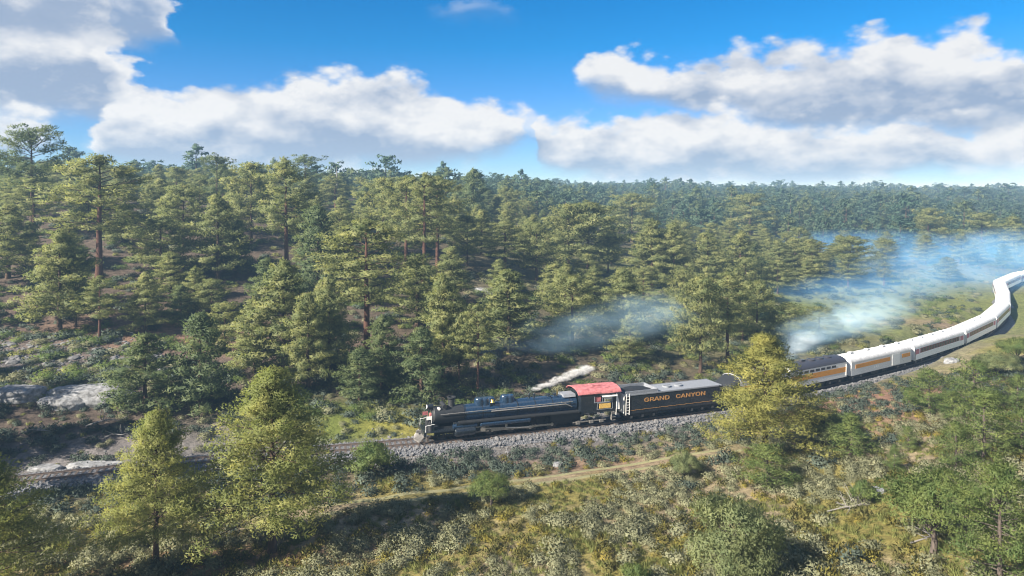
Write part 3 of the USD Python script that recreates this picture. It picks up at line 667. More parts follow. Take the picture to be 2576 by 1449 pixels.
sage_p = [tuft(900 + i, .80, .74, 560, .12, .066, .5) for i in range(4)]
rab_p = [tuft(920 + i, .55, .6, 220, .17, .055, 1.0) for i in range(3)]
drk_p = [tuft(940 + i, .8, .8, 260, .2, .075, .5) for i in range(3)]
gr_p = [tuft(960 + i, .45, .26, 90, .26, .035, 1.8) for i in range(3)]
shr = {}
def small(kind, name, parts, m, p, s, label, cat, group):
    mm = trs(np.array(p) - [0, 0, .05], rng.uniform(0, 6.28), s)
    if kind not in shr:
        t = shr[kind] = thing(name, mm, label, cat, group); mesh_at(str(t.GetPath()) + '/foliage', parts[0], parts[1], m, parts[2]); return
    copy(shr[kind], name, mm, label, cat, group)


# candidates over the near ground
N = 26000; r = np.random.default_rng(5)
Yc = r.uniform(30, 100, N); Xc = r.uniform(-.80, .80, N) * Yc; Zc = ground(np.c_[Xc, Yc]); pq = to_px(np.c_[Xc, Yc, Zc])
dt, ti = _tree.query(np.c_[Xc, Yc]); nearside = (Yc < np.interp(Xc, TP[:, 0], TP[:, 1]))
patch = meshkit.fbm(np.c_[Xc, Yc, 0 * Xc] / 7.0, 3, 51); patch2 = meshkit.fbm(np.c_[Xc, Yc, 0 * Xc] / 5.0, 3, 61)
PATH_PX = [(640, 1312), (830, 1280), (1000, 1256), (1180, 1232), (1360, 1208), (1560, 1180), (1740, 1150), (1850, 1128)]
path_pts = np.array([at(*p) for p in PATH_PX])
pu = np.linspace(0, 1, 120); pc = np.stack([CubicSpline(np.linspace(0, 1, len(path_pts)), path_pts[:, k])(pu) for k in range(2)], 1)
dpath = cKDTree(pc).query(np.c_[Xc, Yc])[0]
okc = (dt > 3.6) & (dpath > 1.5) & (pq[:, 0] > -80) & (pq[:, 0] < 2656) & (pq[:, 1] < 1500)
band = pq[:, 1] < np.interp(pq[:, 0], [0, 600, 1300, 1800, 2576], [1290, 1300, 1205, 1120, 1000])   # strip by the track whose shade is carried by darker shrubs
lists = {'sage': [], 'rab': [], 'drk': [], 'gr': []}
taken = {}
for i in range(N):
    if not okc[i]: continue
    u = r.random()
    if nearside[i]:
        if band[i]: k = 'drk' if u < .66 else 'sage' if u < .74 else 'rab' if u < .82 else 'gr'; dens = .5  # mostly dark shrubs here, their leaf colour standing in for shade
        else: k = ('gr' if patch2[i] > .5 and u < .66 else 'rab' if u > .90 - .25 * (patch[i] > .55) else 'drk' if u < .07 else 'sage'); dens = .85
        if dt[i] < 7: dens = .16
        if (np.hypot(Xc[i] - at_red[0], Yc[i] - at_red[1]) < 7 if 'at_red' in globals() else False): dens *= .2
    else: k = 'drk' if u < .5 else 'sage' if u < .7 else 'gr'; dens = .22
    if r.random() > dens: continue
    d = {'sage': .92, 'rab': .75, 'drk': 1.1, 'gr': .42}[k]; key = (int(Xc[i] // 1.1), int(Yc[i] // 1.1)); bad = False
    for a in (-1, 0, 1):
        for b in (-1, 0, 1):
            for j, dj in taken.get((key[0] + a, key[1] + b), ()):
                if math.hypot(Xc[i] - Xc[j], Yc[i] - Yc[j]) < (d + dj) * .5: bad = True
    if bad: continue
    taken.setdefault(key, []).append((i, d)); lists[k].append(i)
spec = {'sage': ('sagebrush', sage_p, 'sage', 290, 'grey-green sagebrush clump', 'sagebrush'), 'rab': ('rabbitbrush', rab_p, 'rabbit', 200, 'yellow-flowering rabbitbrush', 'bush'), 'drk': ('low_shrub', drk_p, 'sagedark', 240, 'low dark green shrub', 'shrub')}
NEAR = [(235 + 1000, 1255, 'the small round meadow pinyon'), (392, 1400, 'the trunk of the narrow foreground pine'), (688, 1370, 'the trunk of the largest foreground pine'), (930, 1160, 'the bush beside the largest pine'), (1925, 1215, 'the dark pinyon under the golden pine'), (2142, 1130, 'the dense pinyon under the red soil'), (2345, 1370, 'the crooked-trunk pinyon at lower right'), (1850, 1400, 'the large pale juniper at the bottom'), (1722, 1180, 'the small juniper ending the path'), (1602, 1425, 'the bright bush at the bottom edge'), (2080, 1290, 'the grey brush heap at lower right'), (1040, 1115, 'the locomotive front'), (1500, 1070, 'the red-roofed cab'), (1680, 1045, 'the tender lettering'), (2172, 1240, 'the small round bush at lower right'), (2510, 1400, 'the corner pinyon at lower right'), (2338, 1030, 'the pinyon right of the red soil'), (245, 1185, 'the pale slab behind the track'), (1405, 1172, 'the pale stone on the bank'), (1000, 1258, 'the left part of the dirt path'), (1450, 1195, 'the middle of the dirt path')]
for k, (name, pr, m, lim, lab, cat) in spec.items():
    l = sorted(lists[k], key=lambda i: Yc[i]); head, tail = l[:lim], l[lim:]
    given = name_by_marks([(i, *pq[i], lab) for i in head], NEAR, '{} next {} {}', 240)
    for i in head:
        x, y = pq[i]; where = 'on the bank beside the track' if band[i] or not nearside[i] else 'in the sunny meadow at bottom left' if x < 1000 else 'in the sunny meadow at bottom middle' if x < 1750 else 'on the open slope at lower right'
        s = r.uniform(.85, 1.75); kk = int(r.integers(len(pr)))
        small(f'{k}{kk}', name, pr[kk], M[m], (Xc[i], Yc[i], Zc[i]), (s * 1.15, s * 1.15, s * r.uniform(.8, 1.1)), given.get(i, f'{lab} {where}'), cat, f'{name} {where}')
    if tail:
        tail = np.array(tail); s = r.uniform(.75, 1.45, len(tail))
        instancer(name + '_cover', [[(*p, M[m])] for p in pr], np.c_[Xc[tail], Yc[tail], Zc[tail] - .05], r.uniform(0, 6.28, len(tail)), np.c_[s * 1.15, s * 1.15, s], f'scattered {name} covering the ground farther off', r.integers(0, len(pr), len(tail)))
l = np.array(lists['gr']); s = r.uniform(.7, 1.6, len(l))
instancer('grass', [[(*p, M['grass'])] for p in gr_p], np.c_[Xc[l], Yc[l], Zc[l] - .04], r.uniform(0, 6.28, len(l)), np.c_[s, s, s], 'dry yellow-green grass tufts between the shrubs', r.integers(0, 3, len(l)), 'grass')
print({k: len(v) for k, v in lists.items()})

# valley shrubs and forest-floor shrubs far side
N = 5200; Yv = np.exp(r.uniform(math.log(85), math.log(330), N)); Xv = r.uniform(-.8, .8, N) * Yv; Zv = ground(np.c_[Xv, Yv]); dv = _tree.query(np.c_[Xv, Yv])[0]
okv = (dv > 5.5) & (Yv > np.interp(Xv, TP[:, 0], TP[:, 1])); i = np.nonzero(okv)[0]; s = r.uniform(.8, 2.3, len(i))
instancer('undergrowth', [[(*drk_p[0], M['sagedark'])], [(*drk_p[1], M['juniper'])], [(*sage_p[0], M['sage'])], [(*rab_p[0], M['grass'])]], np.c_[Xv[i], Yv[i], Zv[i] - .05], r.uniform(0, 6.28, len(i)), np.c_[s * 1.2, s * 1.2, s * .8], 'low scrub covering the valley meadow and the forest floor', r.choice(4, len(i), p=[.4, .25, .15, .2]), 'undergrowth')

# ------------------------------------------------------------------ dirt path, ballast, track, stones
def strip(center, half, lift, n_across=7, dip=.08):
    t = np.gradient(center, axis=0); t /= np.linalg.norm(t, axis=1, keepdims=True); nrm = np.c_[-t[:, 1], t[:, 0]]
    o = np.linspace(-half, half, n_across); xy = center[:, None] + nrm[:, None] * o[None, :, None]
    z = ground(xy.reshape(-1, 2)).reshape(len(center), n_across) + lift - dip * (np.abs(o) / half) ** 4
    v = np.dstack([xy, z[..., None]]).reshape(-1, 3)
    i, j = np.meshgrid(np.arange(len(center) - 1), np.arange(n_across - 1), indexing='ij'); q = (i * n_across + j).ravel()
    return v, np.stack([q, q + n_across, q + n_across + 1, q + 1], 1)[:, ::-1]


g = Nodes(); pos = g.add('geometry', 'position'); n1 = g.noise(pos, 1.3, 6, .65)
b = g.add('principled_bsdf', 'BSDF', {'roughness': .95}, base_color=g.mix(g.lin(n1, .35, .65), (.145, .145, .068), (.21, .19, .098)), normal=g.add('bump', 'normal', {'strength': .5, 'distance': .1}, height=n1))
M['path'] = mat('dirt_path', g.n, g.l, b)
tt = np.gradient(pc, axis=0); tt /= np.linalg.norm(tt, axis=1, keepdims=True)
for sgn in (-1, 1):
    c = pc + np.c_[-tt[:, 1], tt[:, 0]] * sgn * .95; c = np.stack([np.interp(np.linspace(0, 119, 300), np.arange(120), c[:, k]) for k in range(2)], 1)
    v, f = strip(c, .42, .05)
    tag(mesh_at(numbered('/World/dirt_path'), v, f, M['path']), kind='structure')

def sweep(s0, s1, prof, step=1.0):
    """a cross-section (offset to the left, height) carried along the track"""
    s = np.arange(s0, s1, step); p, t = track(s); nrm = np.c_[-t[:, 1], t[:, 0]]; k = len(prof); prof = np.array(prof)
    v = np.zeros((len(s), k, 3)); v[..., :2] = p[:, None, :2] + nrm[:, None] * prof[None, :, :1]; v[..., 2] = p[:, 2:3] + prof[None, :, 1]
    i, j = np.meshgrid(np.arange(len(s) - 1), np.arange(k - 1), indexing='ij'); q = (i * k + j).ravel()
    return v.reshape(-1, 3), np.stack([q, q + k, q + k + 1, q + 1], 1)


v, f = sweep(2, SMAX - 2, [(3.7, -1.35), (2.35, -.55), (1.7, -.22), (0, -.20), (-1.7, -.22), (-2.35, -.55), (-3.7, -1.35)])
tag(mesh_at('/World/ballast', v, f, M['ballast']), kind='structure')
trk = thing('railway_track', np.eye(4), 'single railway track with steel rails on dark sleepers, curving under the train', 'railway track')
for sgn in (-1, 1):
    o = sgn * .755
    v, f = sweep(3, SMAX - 3, [(o + .07, -.165), (o + .07, -.14), (o + .02, -.12), (o + .02, -.05), (o + .036, -.03), (o + .036, 0), (o - .036, 0), (o - .036, -.03), (o - .02, -.05), (o - .02, -.12), (o - .07, -.14), (o - .07, -.165)])
    mesh_at(numbered(str(trk.GetPath()) + '/rail'), v, f, M['rail'])
S0 = s_at_px(-30); more = []
for i in range(700):
    s = S0 + i * .62
    if s > SMAX - 5: break
    p, t = track(s); b = trimesh.creation.box([.23, 2.7 + rng.uniform(-.1, .1), .17]); b.apply_transform(trs(p + [0, 0, -.255 + rng.uniform(-.012, .012)], math.atan2(t[1], t[0]) + rng.normal(0, .012)))
    if i < 300: obj('sleeper', b, M['sleeper'], trk, False)
    else: more.append(b)
tag(obj('far_sleepers', more, M['sleeper'], trk, False), kind='stuff')

def stone(seed, sub=1, flat=.7):
    r = np.random.default_rng(seed); m = trimesh.creation.icosphere(sub, 1.0); v = np.array(m.vertices)
    v *= (.75 + .6 * meshkit.fbm(v * 1.3 + seed, 2, seed))[:, None]; v *= [1, r.uniform(.65, 1), flat]
    return v, np.array(m.faces), None, M['rubble']


r = np.random.default_rng(8); N = 9000; s = r.uniform(S0 - 8, s_at_px(2400), N); p, t = track(s); off = np.where(r.random(N) < .8, -1, 1) * np.abs(r.normal(2.4, 1.6, N)); off = np.where(np.abs(off) < 1.5, 1.6 * np.sign(off), off)
xy = p[:, :2] + np.c_[-t[:, 1], t[:, 0]] * off[:, None]; bz = np.interp(np.abs(off), [1.75, 2.6, 4.2, 30], [-.22, -.55, -1.35, -9]) + p[:, 2]
z = np.maximum(ground(xy), bz); sc = np.exp(r.normal(math.log(.085), .5, N)); sc = np.clip(sc, .04, .38)
instancer('gravel', [[stone(k)] for k in range(4)], np.c_[xy, z], r.uniform(0, 6.28, N), np.c_[sc, sc, sc], 'loose grey stones along the railway embankment', r.integers(0, 4, N), 'gravel')
# talus on the left bank
N = 1500; px = r.uniform(-40, 420, N); py = r.uniform(838, 935, N); pts = np.array([at(a, b) for a, b in zip(px[:700], py[:700])])
sc = np.clip(np.exp(r.normal(math.log(.22), .5, len(pts))), .08, .8)
instancer('talus', [[stone(k, 1, .5)] for k in range(10, 14)], pts, r.uniform(0, 6.28, len(pts)), np.c_[sc, sc, sc], 'grey broken rock strewn over the left slope', r.integers(0, 4, len(pts)), 'rubble')

def rock(px, py, w, d, h, label, seed, yaw=0.0):
    c = at(px, py); m = trimesh.creation.icosphere(4, 1.0); v = np.array(m.vertices)
    n = meshkit.fbm(v * 1.6 + seed, 4, seed); v *= (.72 + .55 * n)[:, None]; v[:, 2] = np.clip(v[:, 2], -.6, .55 + .12 * n)
    v[:, 2] += .05 * np.round(v[:, 2] * 4) ; v *= [w / 2, d / 2, h]
    q = obj('boulder', trimesh.Trimesh(v, m.faces, process=False), M['rock'], None, 30)
    UsdGeom.Xformable(q).AddTransformOp().Set(Gf.Matrix4d(*[float(a) for a in trs(c, yaw).T.ravel()])); tag(q, label, 'rock')


rock(225, 1003, 10.5, 5, 2.2, 'wide pale flat-topped rock outcrop above the empty track at left', 1, .1)
rock(160, 1016, 6, 4, 1.4, 'lower ledge left of the wide pale rock outcrop', 2)
rock(45, 1000, 7.5, 4, 1.7, 'pale rock at the left edge above the track', 3)
rock(245, 1178, 6.5, 2, .7, 'low pale slab lying right behind the empty track at left', 4)
rock(115, 1180, 3.6, 1.6, .5, 'small grey rock behind the empty track near left edge', 5)
rock(1225, 735, 6, 3, 1.2, 'grey rock ledge below the red-trunked pines', 6)
rock(2395, 912, 2.6, 1.6, .8, 'white boulder on the bank below the first coaches', 7)
rock(2205, 1240, 1.6, 1.0, .5, 'small grey stone beside the fallen brush at lower right', 8)
rock(1405, 1172, 1.2, .8, .5, 'pale stone on the reddish bank below the locomotive', 9)

def branchy(px, py, L, label, seed, name='fallen_branch'):
    q_ = .45 if name == 'brush_pile' else 1.0; nb_ = 26 if name == 'brush_pile' else 8
    r = np.random.default_rng(seed); c = at(px, py); parts = []
    main = np.array([[0, 0, .1], [L * .3, r.normal(0, .2), L * .12], [L * .65, r.normal(0, .3), L * .16], [L, r.normal(0, .4), L * .08]])
    parts.append(tube(main, np.array([.13, .1, .07, .03]) * q_, 6))
    for k in range(nb_):
        b = main[1] + (main[3] - main[1]) * r.random(); d = r.normal(0, 1, 3); d[2] = abs(d[2]) * .9; d /= np.linalg.norm(d); q = L * r.uniform(.2, .45)
        parts.append(tube([b, b + d * q * .5 + r.normal(0, .08, 3), b + d * q], [.05, .035, .012], 4))
    v, f = join(parts); t = thing(name, trs(c, r.uniform(-.6, .6)), label, 'dead wood'); obj('limbs', trimesh.Trimesh(v, f, process=False), M['wood'], t, True)


branchy(215, 1075, 3.6, 'bleached dead limbs fallen below the wide pale rock outcrop', 1)
branchy(60, 1090, 3.2, 'pale curved dead limbs near the left edge below the rocks', 2)
branchy(262, 1105, 2.6, 'small bleached branch on the shaded bank right of the other fallen limbs', 3)
branchy(2080, 1290, 4.5, 'heap of grey fallen brush in the shadow at lower right', 4, 'brush_pile')
branchy(2290, 1370, 4.0, 'thin grey bare brush under the crooked-trunk pinyon', 5, 'brush_pile')
# bare snag on the skyline
c = at(847, 520); k = c[1] / FPX; v, f = tube([[0, 0, 0], [.1, 0, (520 - 460) * k], [0, 0, (520 - 418) * k]], [.35, .25, .06], 6)
t = thing('dead_tree', trs(c), 'thin bare dead trunk spiking above the skyline left of centre', 'dead tree'); obj('trunk', trimesh.Trimesh(v, f, process=False), M['wood'], t, True)


# ------------------------------------------------------------------ the train (local x runs back along the train, -y is the camera's side, z up from the rail head)
def bx(x0, x1, y0, y1, z0, z1, ch=0.0):
    m = trimesh.creation.box([x1 - x0, y1 - y0, z1 - z0]); m.apply_translation([(x0 + x1) / 2, (y0 + y1) / 2, (z0 + z1) / 2]); return m
def cy(axis, c, rad, a, b, n=20):
    """cylinder along an axis through c (the other two coordinates in order) from a to b"""
    m = trimesh.creation.cylinder(rad, b - a, sections=n); mid = (a + b) / 2
    if axis == 'x': m.apply_transform(trimesh.transformations.rotation_matrix(PI / 2, [0, 1, 0])); m.apply_translation([mid, c[0], c[1]])
    elif axis == 'y': m.apply_transform(trimesh.transformations.rotation_matrix(PI / 2, [1, 0, 0])); m.apply_translation([c[0], mid, c[1]])
    else: m.apply_translation([c[0], c[1], mid])
    return m
def lathe_x(prof, y, z, n=28):
    """revolves (x, radius) pairs about an axis along x"""
    m = trimesh.creation.revolve(np.array([(r, x) for x, r in prof]), sections=n); m.apply_transform(np.array([[0, 0, 1, 0], [1, 0, 0, 0], [0, 1, 0, 0], [0, 0, 0, 1.0]])); m.apply_translation([0, y, z]); m.fix_normals(); return m
def lathe_z(prof, x, y, n=24):
    m = trimesh.creation.revolve(np.array(prof), sections=n); m.apply_translation([x, y, 0]); m.fix_normals(); return m
def pipe(pts, rad, n=6):
    v, f = tube(np.array(pts, float), rad, n); return trimesh.Trimesh(v, f, process=False)
def prism_x(poly, x0, x1):
    """extrudes a (y, z) outline along x"""
    m = trimesh.creation.extrude_polygon(poly if hasattr(poly, 'exterior') else Polygon(poly), x1 - x0, engine='earcut'); m.apply_transform(np.array([[0, 0, 1, x0], [1, 0, 0, 0], [0, 1, 0, 0], [0, 0, 0, 1.0]])); return m
def prism_y(poly, y0, y1):
    """extrudes an (x, z) outline along y"""
    m = trimesh.creation.extrude_polygon(poly if hasattr(poly, 'exterior') else Polygon(poly), y1 - y0, engine='earcut'); m.apply_transform(np.array([[1, 0, 0, 0], [0, 0, -1, y1], [0, 1, 0, 0], [0, 0, 0, 1.0]])); return m
def words(text, height, x0, x1, y, z):
    m = meshkit.text_mesh(text, height, .02, True); w = m.bounds[1][0] - m.bounds[0][0]; m.apply_translation([-m.bounds[0][0], 0, 0]); m.apply_scale([(x1 - x0) / w, 1, 1])
    m.apply_transform(np.array([[1, 0, 0, x0], [0, 0, -1, y], [0, 1, 0, z], [0, 0, 0, 1.0]])); return m
def frame(s0, s1):
    a, b = track(s0)[0], track(s1)[0]; X = b - a; X /= np.linalg.norm(X); Y = np.cross([0, 0, 1], X); Y /= np.linalg.norm(Y); m = np.eye(4); m[:3, 0], m[:3, 1], m[:3, 2], m[:3, 3] = X, Y, np.cross(X, Y), a; return m
def wheel(x, rad, y, spokes=0):
    s = 1 if y > 0 else -1
    if not spokes: return [cy('y', (x, rad), rad, y - .07, y + .07, 22), cy('y', (x, rad), rad * .35, y - .1, y + .1, 10), cy('y', (x, rad), rad + .035, y - s * .07 - .02, y - s * .07 + .02, 22)]
    out = [trimesh.creation.annulus(rad * .82, rad, .14, sections=28)]; out[0].apply_transform(trimesh.transformations.rotation_matrix(PI / 2, [1, 0, 0])); out[0].apply_translation([x, y, rad])
    out.append(cy('y', (x, rad), rad * .22, y - .1, y + .1, 12))
    for k in range(spokes):
        b = trimesh.creation.box([rad * .7, .06, .07]); b.apply_translation([rad * .5, 0, 0]); b.apply_transform(trimesh.transformations.rotation_matrix(2 * PI * k / spokes, [0, 1, 0])); b.apply_translation([x, y, rad]); out.append(b)
    out.append(prism_y([(x + rad * .84 * math.cos(a), rad + rad * .84 * math.sin(a)) for a in np.linspace(-2.5, -.6, 8)], y - .05, y + .05))
    return out
def bogie(t, x, n=2, gap=2.6, rad=.46, m='under'):
    b = thing_part(t, 'bogie', [bx(x - gap * (n - 1) / 2 - .75, x + gap * (n - 1) / 2 + .75, s * 1.05 - .09, s * 1.05 + .09, .5, .82) for s in (-1, 1)] + [bx(x - .5, x + .5, -1.0, 1.0, .55, .95)], m)
    for k in range(n):
        xx = x + gap * (k - (n - 1) / 2)
        for s in (-1, 1): obj('wheel', wheel(xx, rad, s * .76), M['under'], b)
        obj('journal_box', [bx(xx - .17, xx + .17, s * 1.16 - .09, s * 1.16 + .09, .36, .68) for s in (-1, 1)], M['greysteel'], b, False)
def thing_part(t, name, shape, m, smooth=35): return obj(name, shape, M[m], t, smooth)


S = {px: s_at_px(px) for px in (1040, 1549, 1553, 1797, 1806, 1958, 1963, 2106, 2113, 2270)}
# --- steam locomotive
L = S[1549] - S[1040]; print('loco length', round(L, 1), 'tender', round(S[1797] - S[1553], 1), 'diesel', round(S[2106] - S[1963], 1))
T = thing('steam_locomotive', frame(S[1040], S[1549]), 'black steam locomotive with a red cab roof heading left at the front of the train', 'locomotive')
P = lambda name, shape, m, smooth=35, par=None: obj(name, shape, M[m], par or T, smooth)
x = lambda v: v * L / 27.6
boiler = P('boiler', lathe_x([(x(6.1), .01), (x(6.1), 1.0), (x(10), 1.0), (x(15), 1.12), (x(21.2), 1.12), (x(21.2), .01)], 0, 2.72), 'jacket')
for k in (6.2, 8.4, 10.6, 13.0, 15.4, 17.8, 20.2):
    P('boiler_band', lathe_x([(x(k) - .05, .9), (x(k) - .05, 1.018 if k < 11 else 1.138), (x(k) + .05, 1.018 if k < 11 else 1.138), (x(k) + .05, .9)], 0, 2.72), 'black', 35, boiler)
sb = P('smokebox', lathe_x([(x(2.3), .01), (x(2.3), .96), (x(2.35), 1.01), (x(6.05), 1.01), (x(6.05), .01)], 0, 2.72), 'soot')
P('smokebox_door', lathe_x([(x(2.3) - .22, .01), (x(2.3) - .20, .3), (x(2.3) - .1, .62), (x(2.3) + .01, .74)], 0, 2.72), 'soot', 35, sb)
P('number_plate', lathe_x([(x(2.3) - .36, .01), (x(2.3) - .36, .26), (x(2.3) - .2, .26), (x(2.3) - .2, .01)], 0, 2.78), 'red', 35, sb)
P('front_flag', [bx(x(1.3), x(1.9), -1.02 + .0, -.98, 2.55, 2.95), bx(x(1.9), x(1.95), -1.02, -.98, 1.6, 3.0)], 'white', False)
P('front_flag', [bx(x(1.3), x(1.9), .98, 1.02, 2.5, 2.9), bx(x(1.9), x(1.95), .98, 1.02, 1.6, 2.95)], 'red', False)
h = P('headlight', [cy('x', (0, 3.78), .27, x(1.55), x(2.3)), bx(x(1.8), x(2.6), -.2, .2, 3.45, 3.56)], 'black')
P('lens', cy('x', (0, 3.78), .23, x(1.55) - .03, x(1.55) + .01), 'lens', 35, h)
P('marker_light', cy('y', (x(2.9), 3.62), .16, -.75, -.45, 12), 'lens')
P('chimney', lathe_z([(.50, 3.55), (.42, 3.75), (.40, 4.45), (.52, 4.6), (.52, 4.72), (.36, 4.72), (.34, 3.8)], x(4.6), 0), 'soot')
P('feedwater_heater', cy('y', (x(3.6), 3.86), .25, -.8, .8), 'soot')
P('sand_dome', [trimesh.util.concatenate([lathe_z([(.66, 3.4), (.62, 4.15), (.5, 4.32), (.01, 4.38)], x(k), 0) for k in (8.2, 8.9, 9.6)])], 'jacket')
P('steam_dome', [lathe_z([(.66, 3.4), (.60, 4.2), (.48, 4.40), (.01, 4.46)], x(k), 0) for k in (11.6, 12.2)], 'jacket')
bell = P('bell', lathe_z([(.30, 3.86), (.24, 3.98), (.16, 4.18), (.01, 4.24)], x(9.7), -.72), 'brass')
P('bracket', [bx(x(9.7) - .3, x(9.7) - .24, -.78, -.66, 3.4, 4.1), bx(x(9.7) + .24, x(9.7) + .3, -.78, -.66, 3.4, 4.1)], 'black', False, bell)
for k in (14.9, 15.6): P('safety_valve', lathe_z([(.15, 3.75), (.15, 4.15), (.08, 4.3), (.01, 4.3)], x(k), 0, 12), 'black')
for k in (17.6, 18.5): P('turret', [lathe_z([(.24, 3.72), (.24, 4.05), (.1, 4.15), (.01, 4.16)], x(k), 0, 14), cy('y', (x(k), 3.92), .07, -.6, .6, 8)], 'black')
P('turret_cover', prism_x([(-.85, 3.7), (-.7, 4.02), (.7, 4.02), (.85, 3.7)], x(19.4), x(21.1)), 'deck', False)
for s in (-1, 1):
    P('running_board', [bx(x(5.2), x(21.3), min(s * 1.02, s * 1.72), max(s * 1.02, s * 1.72), 2.06, 2.12), bx(x(5.2), x(21.3), s * 1.72 - .02, s * 1.72 + .02, 1.98, 2.13)], 'soot', False)
    P('handrail', [pipe([(x(3), s * 1.12, 3.05), (x(8), s * 1.13, 3.12), (x(14), s * 1.25, 3.2), (x(20.5), s * 1.26, 3.25)], .045)] + [cy('y', (x(k), 3.05 + .2 * (k - 3) / 17), .03, min(s * .9, s * 1.2), max(s * .9, s * 1.2), 6) for k in (4, 7, 10, 13, 16, 19)], 'greysteel')
    P('side_pipe', pipe([(x(9.4), s * 1.22, 2.95), (x(15), s * 1.32, 3.0), (x(19.5), s * 1.32, 3.02), (x(20.4), s * 1.2, 2.6)], .085), 'greysteel')
    P('air_tank', lathe_x([(x(7.8), .01), (x(7.85), .2), (x(8.0), .32), (x(14.4), .32), (x(14.55), .2), (x(14.6), .01)], s * 1.42, 1.66), 'jacket')
    c = P('cylinder', [lathe_x([(x(4.7), .01), (x(4.7), .42), (x(4.9), .55), (x(7.1), .55), (x(7.3), .42), (x(7.3), .01)], s * 1.38, 1.02), bx(x(4.9), x(7.1), s * 1.25 - .35, s * 1.25 + .35, 1.35, 2.0)], 'black')
    P('valve_chest', lathe_x([(x(4.5), .01), (x(4.5), .27), (x(7.5), .27), (x(7.5), .01)], s * 1.36, 1.62), 'jacket', 35, c)
    P('crosshead', [bx(x(7.3), x(9.1), s * 1.36 - .06, s * 1.36 + .06, 1.28, 1.36), bx(x(7.3), x(9.1), s * 1.36 - .06, s * 1.36 + .06, .70, .78), bx(x(8.0), x(8.6), s * 1.36 - .1, s * 1.36 + .1, .78, 1.28)], 'steel', False)
    P('connecting_rod', [prism_y([(x(8.3), .94), (x(8.3), 1.12), (x(14.6), .78), (x(14.6), .52)], s * 1.28 - .05, s * 1.28 + .05), cy('y', (x(14.6), .65), .22, s * 1.28 - .08, s * 1.28 + .08, 14)], 'steel')
    P('coupling_rod', [bx(x(9.6), x(17.8), s * 1.08 - .04, s * 1.08 + .04, .55, .75)] + [cy('y', (x(k), .65), .19, s * 1.08 - .07, s * 1.08 + .07, 12) for k in (9.6, 12.3, 15.0, 17.7)], 'steel')
    P('valve_gear', [bx(x(11.2), x(11.5), s * 1.35 - .04, s * 1.35 + .04, .7, 1.75), pipe([(x(8.2), s * 1.4, 1.6), (x(11.3), s * 1.4, 1.45)], .05), pipe([(x(11.3), s * 1.42, .9), (x(14.6), s * 1.42, .7)], .045)], 'steel')
    for k in (9.6, 12.3, 15.0, 17.7): P('driving_wheel', wheel(x(k), .86, s * .77, 12), 'black')
    P('leading_wheel', wheel(x(3.2), .46, s * .77, 8), 'black'); P('trailing_wheel', wheel(x(21.2), .56, s * .77, 8), 'black')
    P('firebox_side', bx(x(17.4), x(21.2), min(s * .85, s * 1.3), max(s * .85, s * 1.3), 1.1, 2.0), 'soot', False)
    P('trailing_truck_box', [bx(x(k), x(k + .55), s * 1.3 - .12, s * 1.3 + .12, .38, .72) for k in (21.0, 22.9, 24.4)] + [bx(x(20.6), x(25.4), s * 1.22 - .05, s * 1.22 + .05, .55, .68)], 'greysteel', False)
P('frame', [bx(x(2.4), x(22), s * .55 - .05, s * .55 + .05, .62, 1.5) for s in (-1, 1)] + [bx(x(4.7), x(7.3), -1.0, 1.0, .7, 1.9), bx(x(17.5), x(21.5), -.8, .8, .5, 1.6)], 'soot', False)
P('pilot_deck', [bx(x(.9), x(4.8), -1.5, 1.5, 1.16, 1.26), bx(x(.9), x(1.2), -1.55, 1.55, .85, 1.3)], 'black', False)
for s in (-1, 1): P('air_pump', [cy('z', (x(1.9), s * .72), .33, 1.27, 2.15, 16), cy('z', (x(1.9), s * .72), .2, 2.15, 2.3, 12)], 'soot')
pil = P('pilot', [pipe([(x(1.0), y0, .84), (x(.05) + .25 * abs(y0), y0 * .92, .18)], .05, 5) for y0 in np.linspace(-1.4, 1.4, 15)] + [pipe([(x(.05) + .36, -1.3, .16), (x(.05), 0, .16), (x(.05) + .36, 1.3, .16)], .07, 5)], 'greysteel')
P('coupler', bx(x(.3), x(1.0), -.14, .14, .86, 1.12), 'greysteel', False)
P('steps', [bx(x(1.2), x(1.25), s * 1.35 - .2, s * 1.35 + .2, z, z + .04) for s in (-1, 1) for z in (.3, .6, .9)] + [bx(x(1.2), x(1.25), s * 1.35 + q - .02, s * 1.35 + q + .02, .3, 1.2) for s in (-1, 1) for q in (-.2, .2)], 'greysteel', False)
P('front_rail', [pipe([(x(1.1), s * 1.4, 1.25), (x(1.1), s * 1.4, 2.0), (x(2.2), s * 1.3, 2.1)], .03, 5) for s in (-1, 1)], 'white')
C0, C1 = x(21.5), x(26.6)
side = sbox(C0, 1.75, C1, 4.1).difference(sbox(x(23.4), 3.0, x(24.6), 3.72)).difference(sbox(x(24.85), 3.0, x(26.1), 3.72))
cab = P('cab', [prism_y(side, s * 1.62 - .04, s * 1.62 + .04) for s in (-1, 1)] + [bx(C0 - .04, C0 + .04, -1.6, 1.6, 1.8, 4.3), bx(C0, C1 + .5, -1.58, 1.58, 1.7, 1.78)], 'black', False)
arc = lambda w, z0, rise, th: [(w * math.sin(a), z0 + rise * math.cos(a)) for a in np.linspace(-PI / 2, PI / 2, 15)] + [(w * .97 * math.sin(a), z0 - th + rise * .97 * math.cos(a)) for a in np.linspace(PI / 2, -PI / 2, 15)]
rf = P('cab_roof', prism_x(arc(1.78, 4.12, .62, .08), x(21.0), x(27.3)), 'red', 40, cab)
P('roof_hatch', [bx(x(23.6), x(25.0), -.5, .5, 4.72, 4.80)], 'red', False, cab)
P('window_awning', prism_y([(x(24.5), 3.70), (x(24.5), 3.76), (x(26.5), 3.76), (x(26.5), 3.70)], -2.05, -1.66), 'white', False, cab)
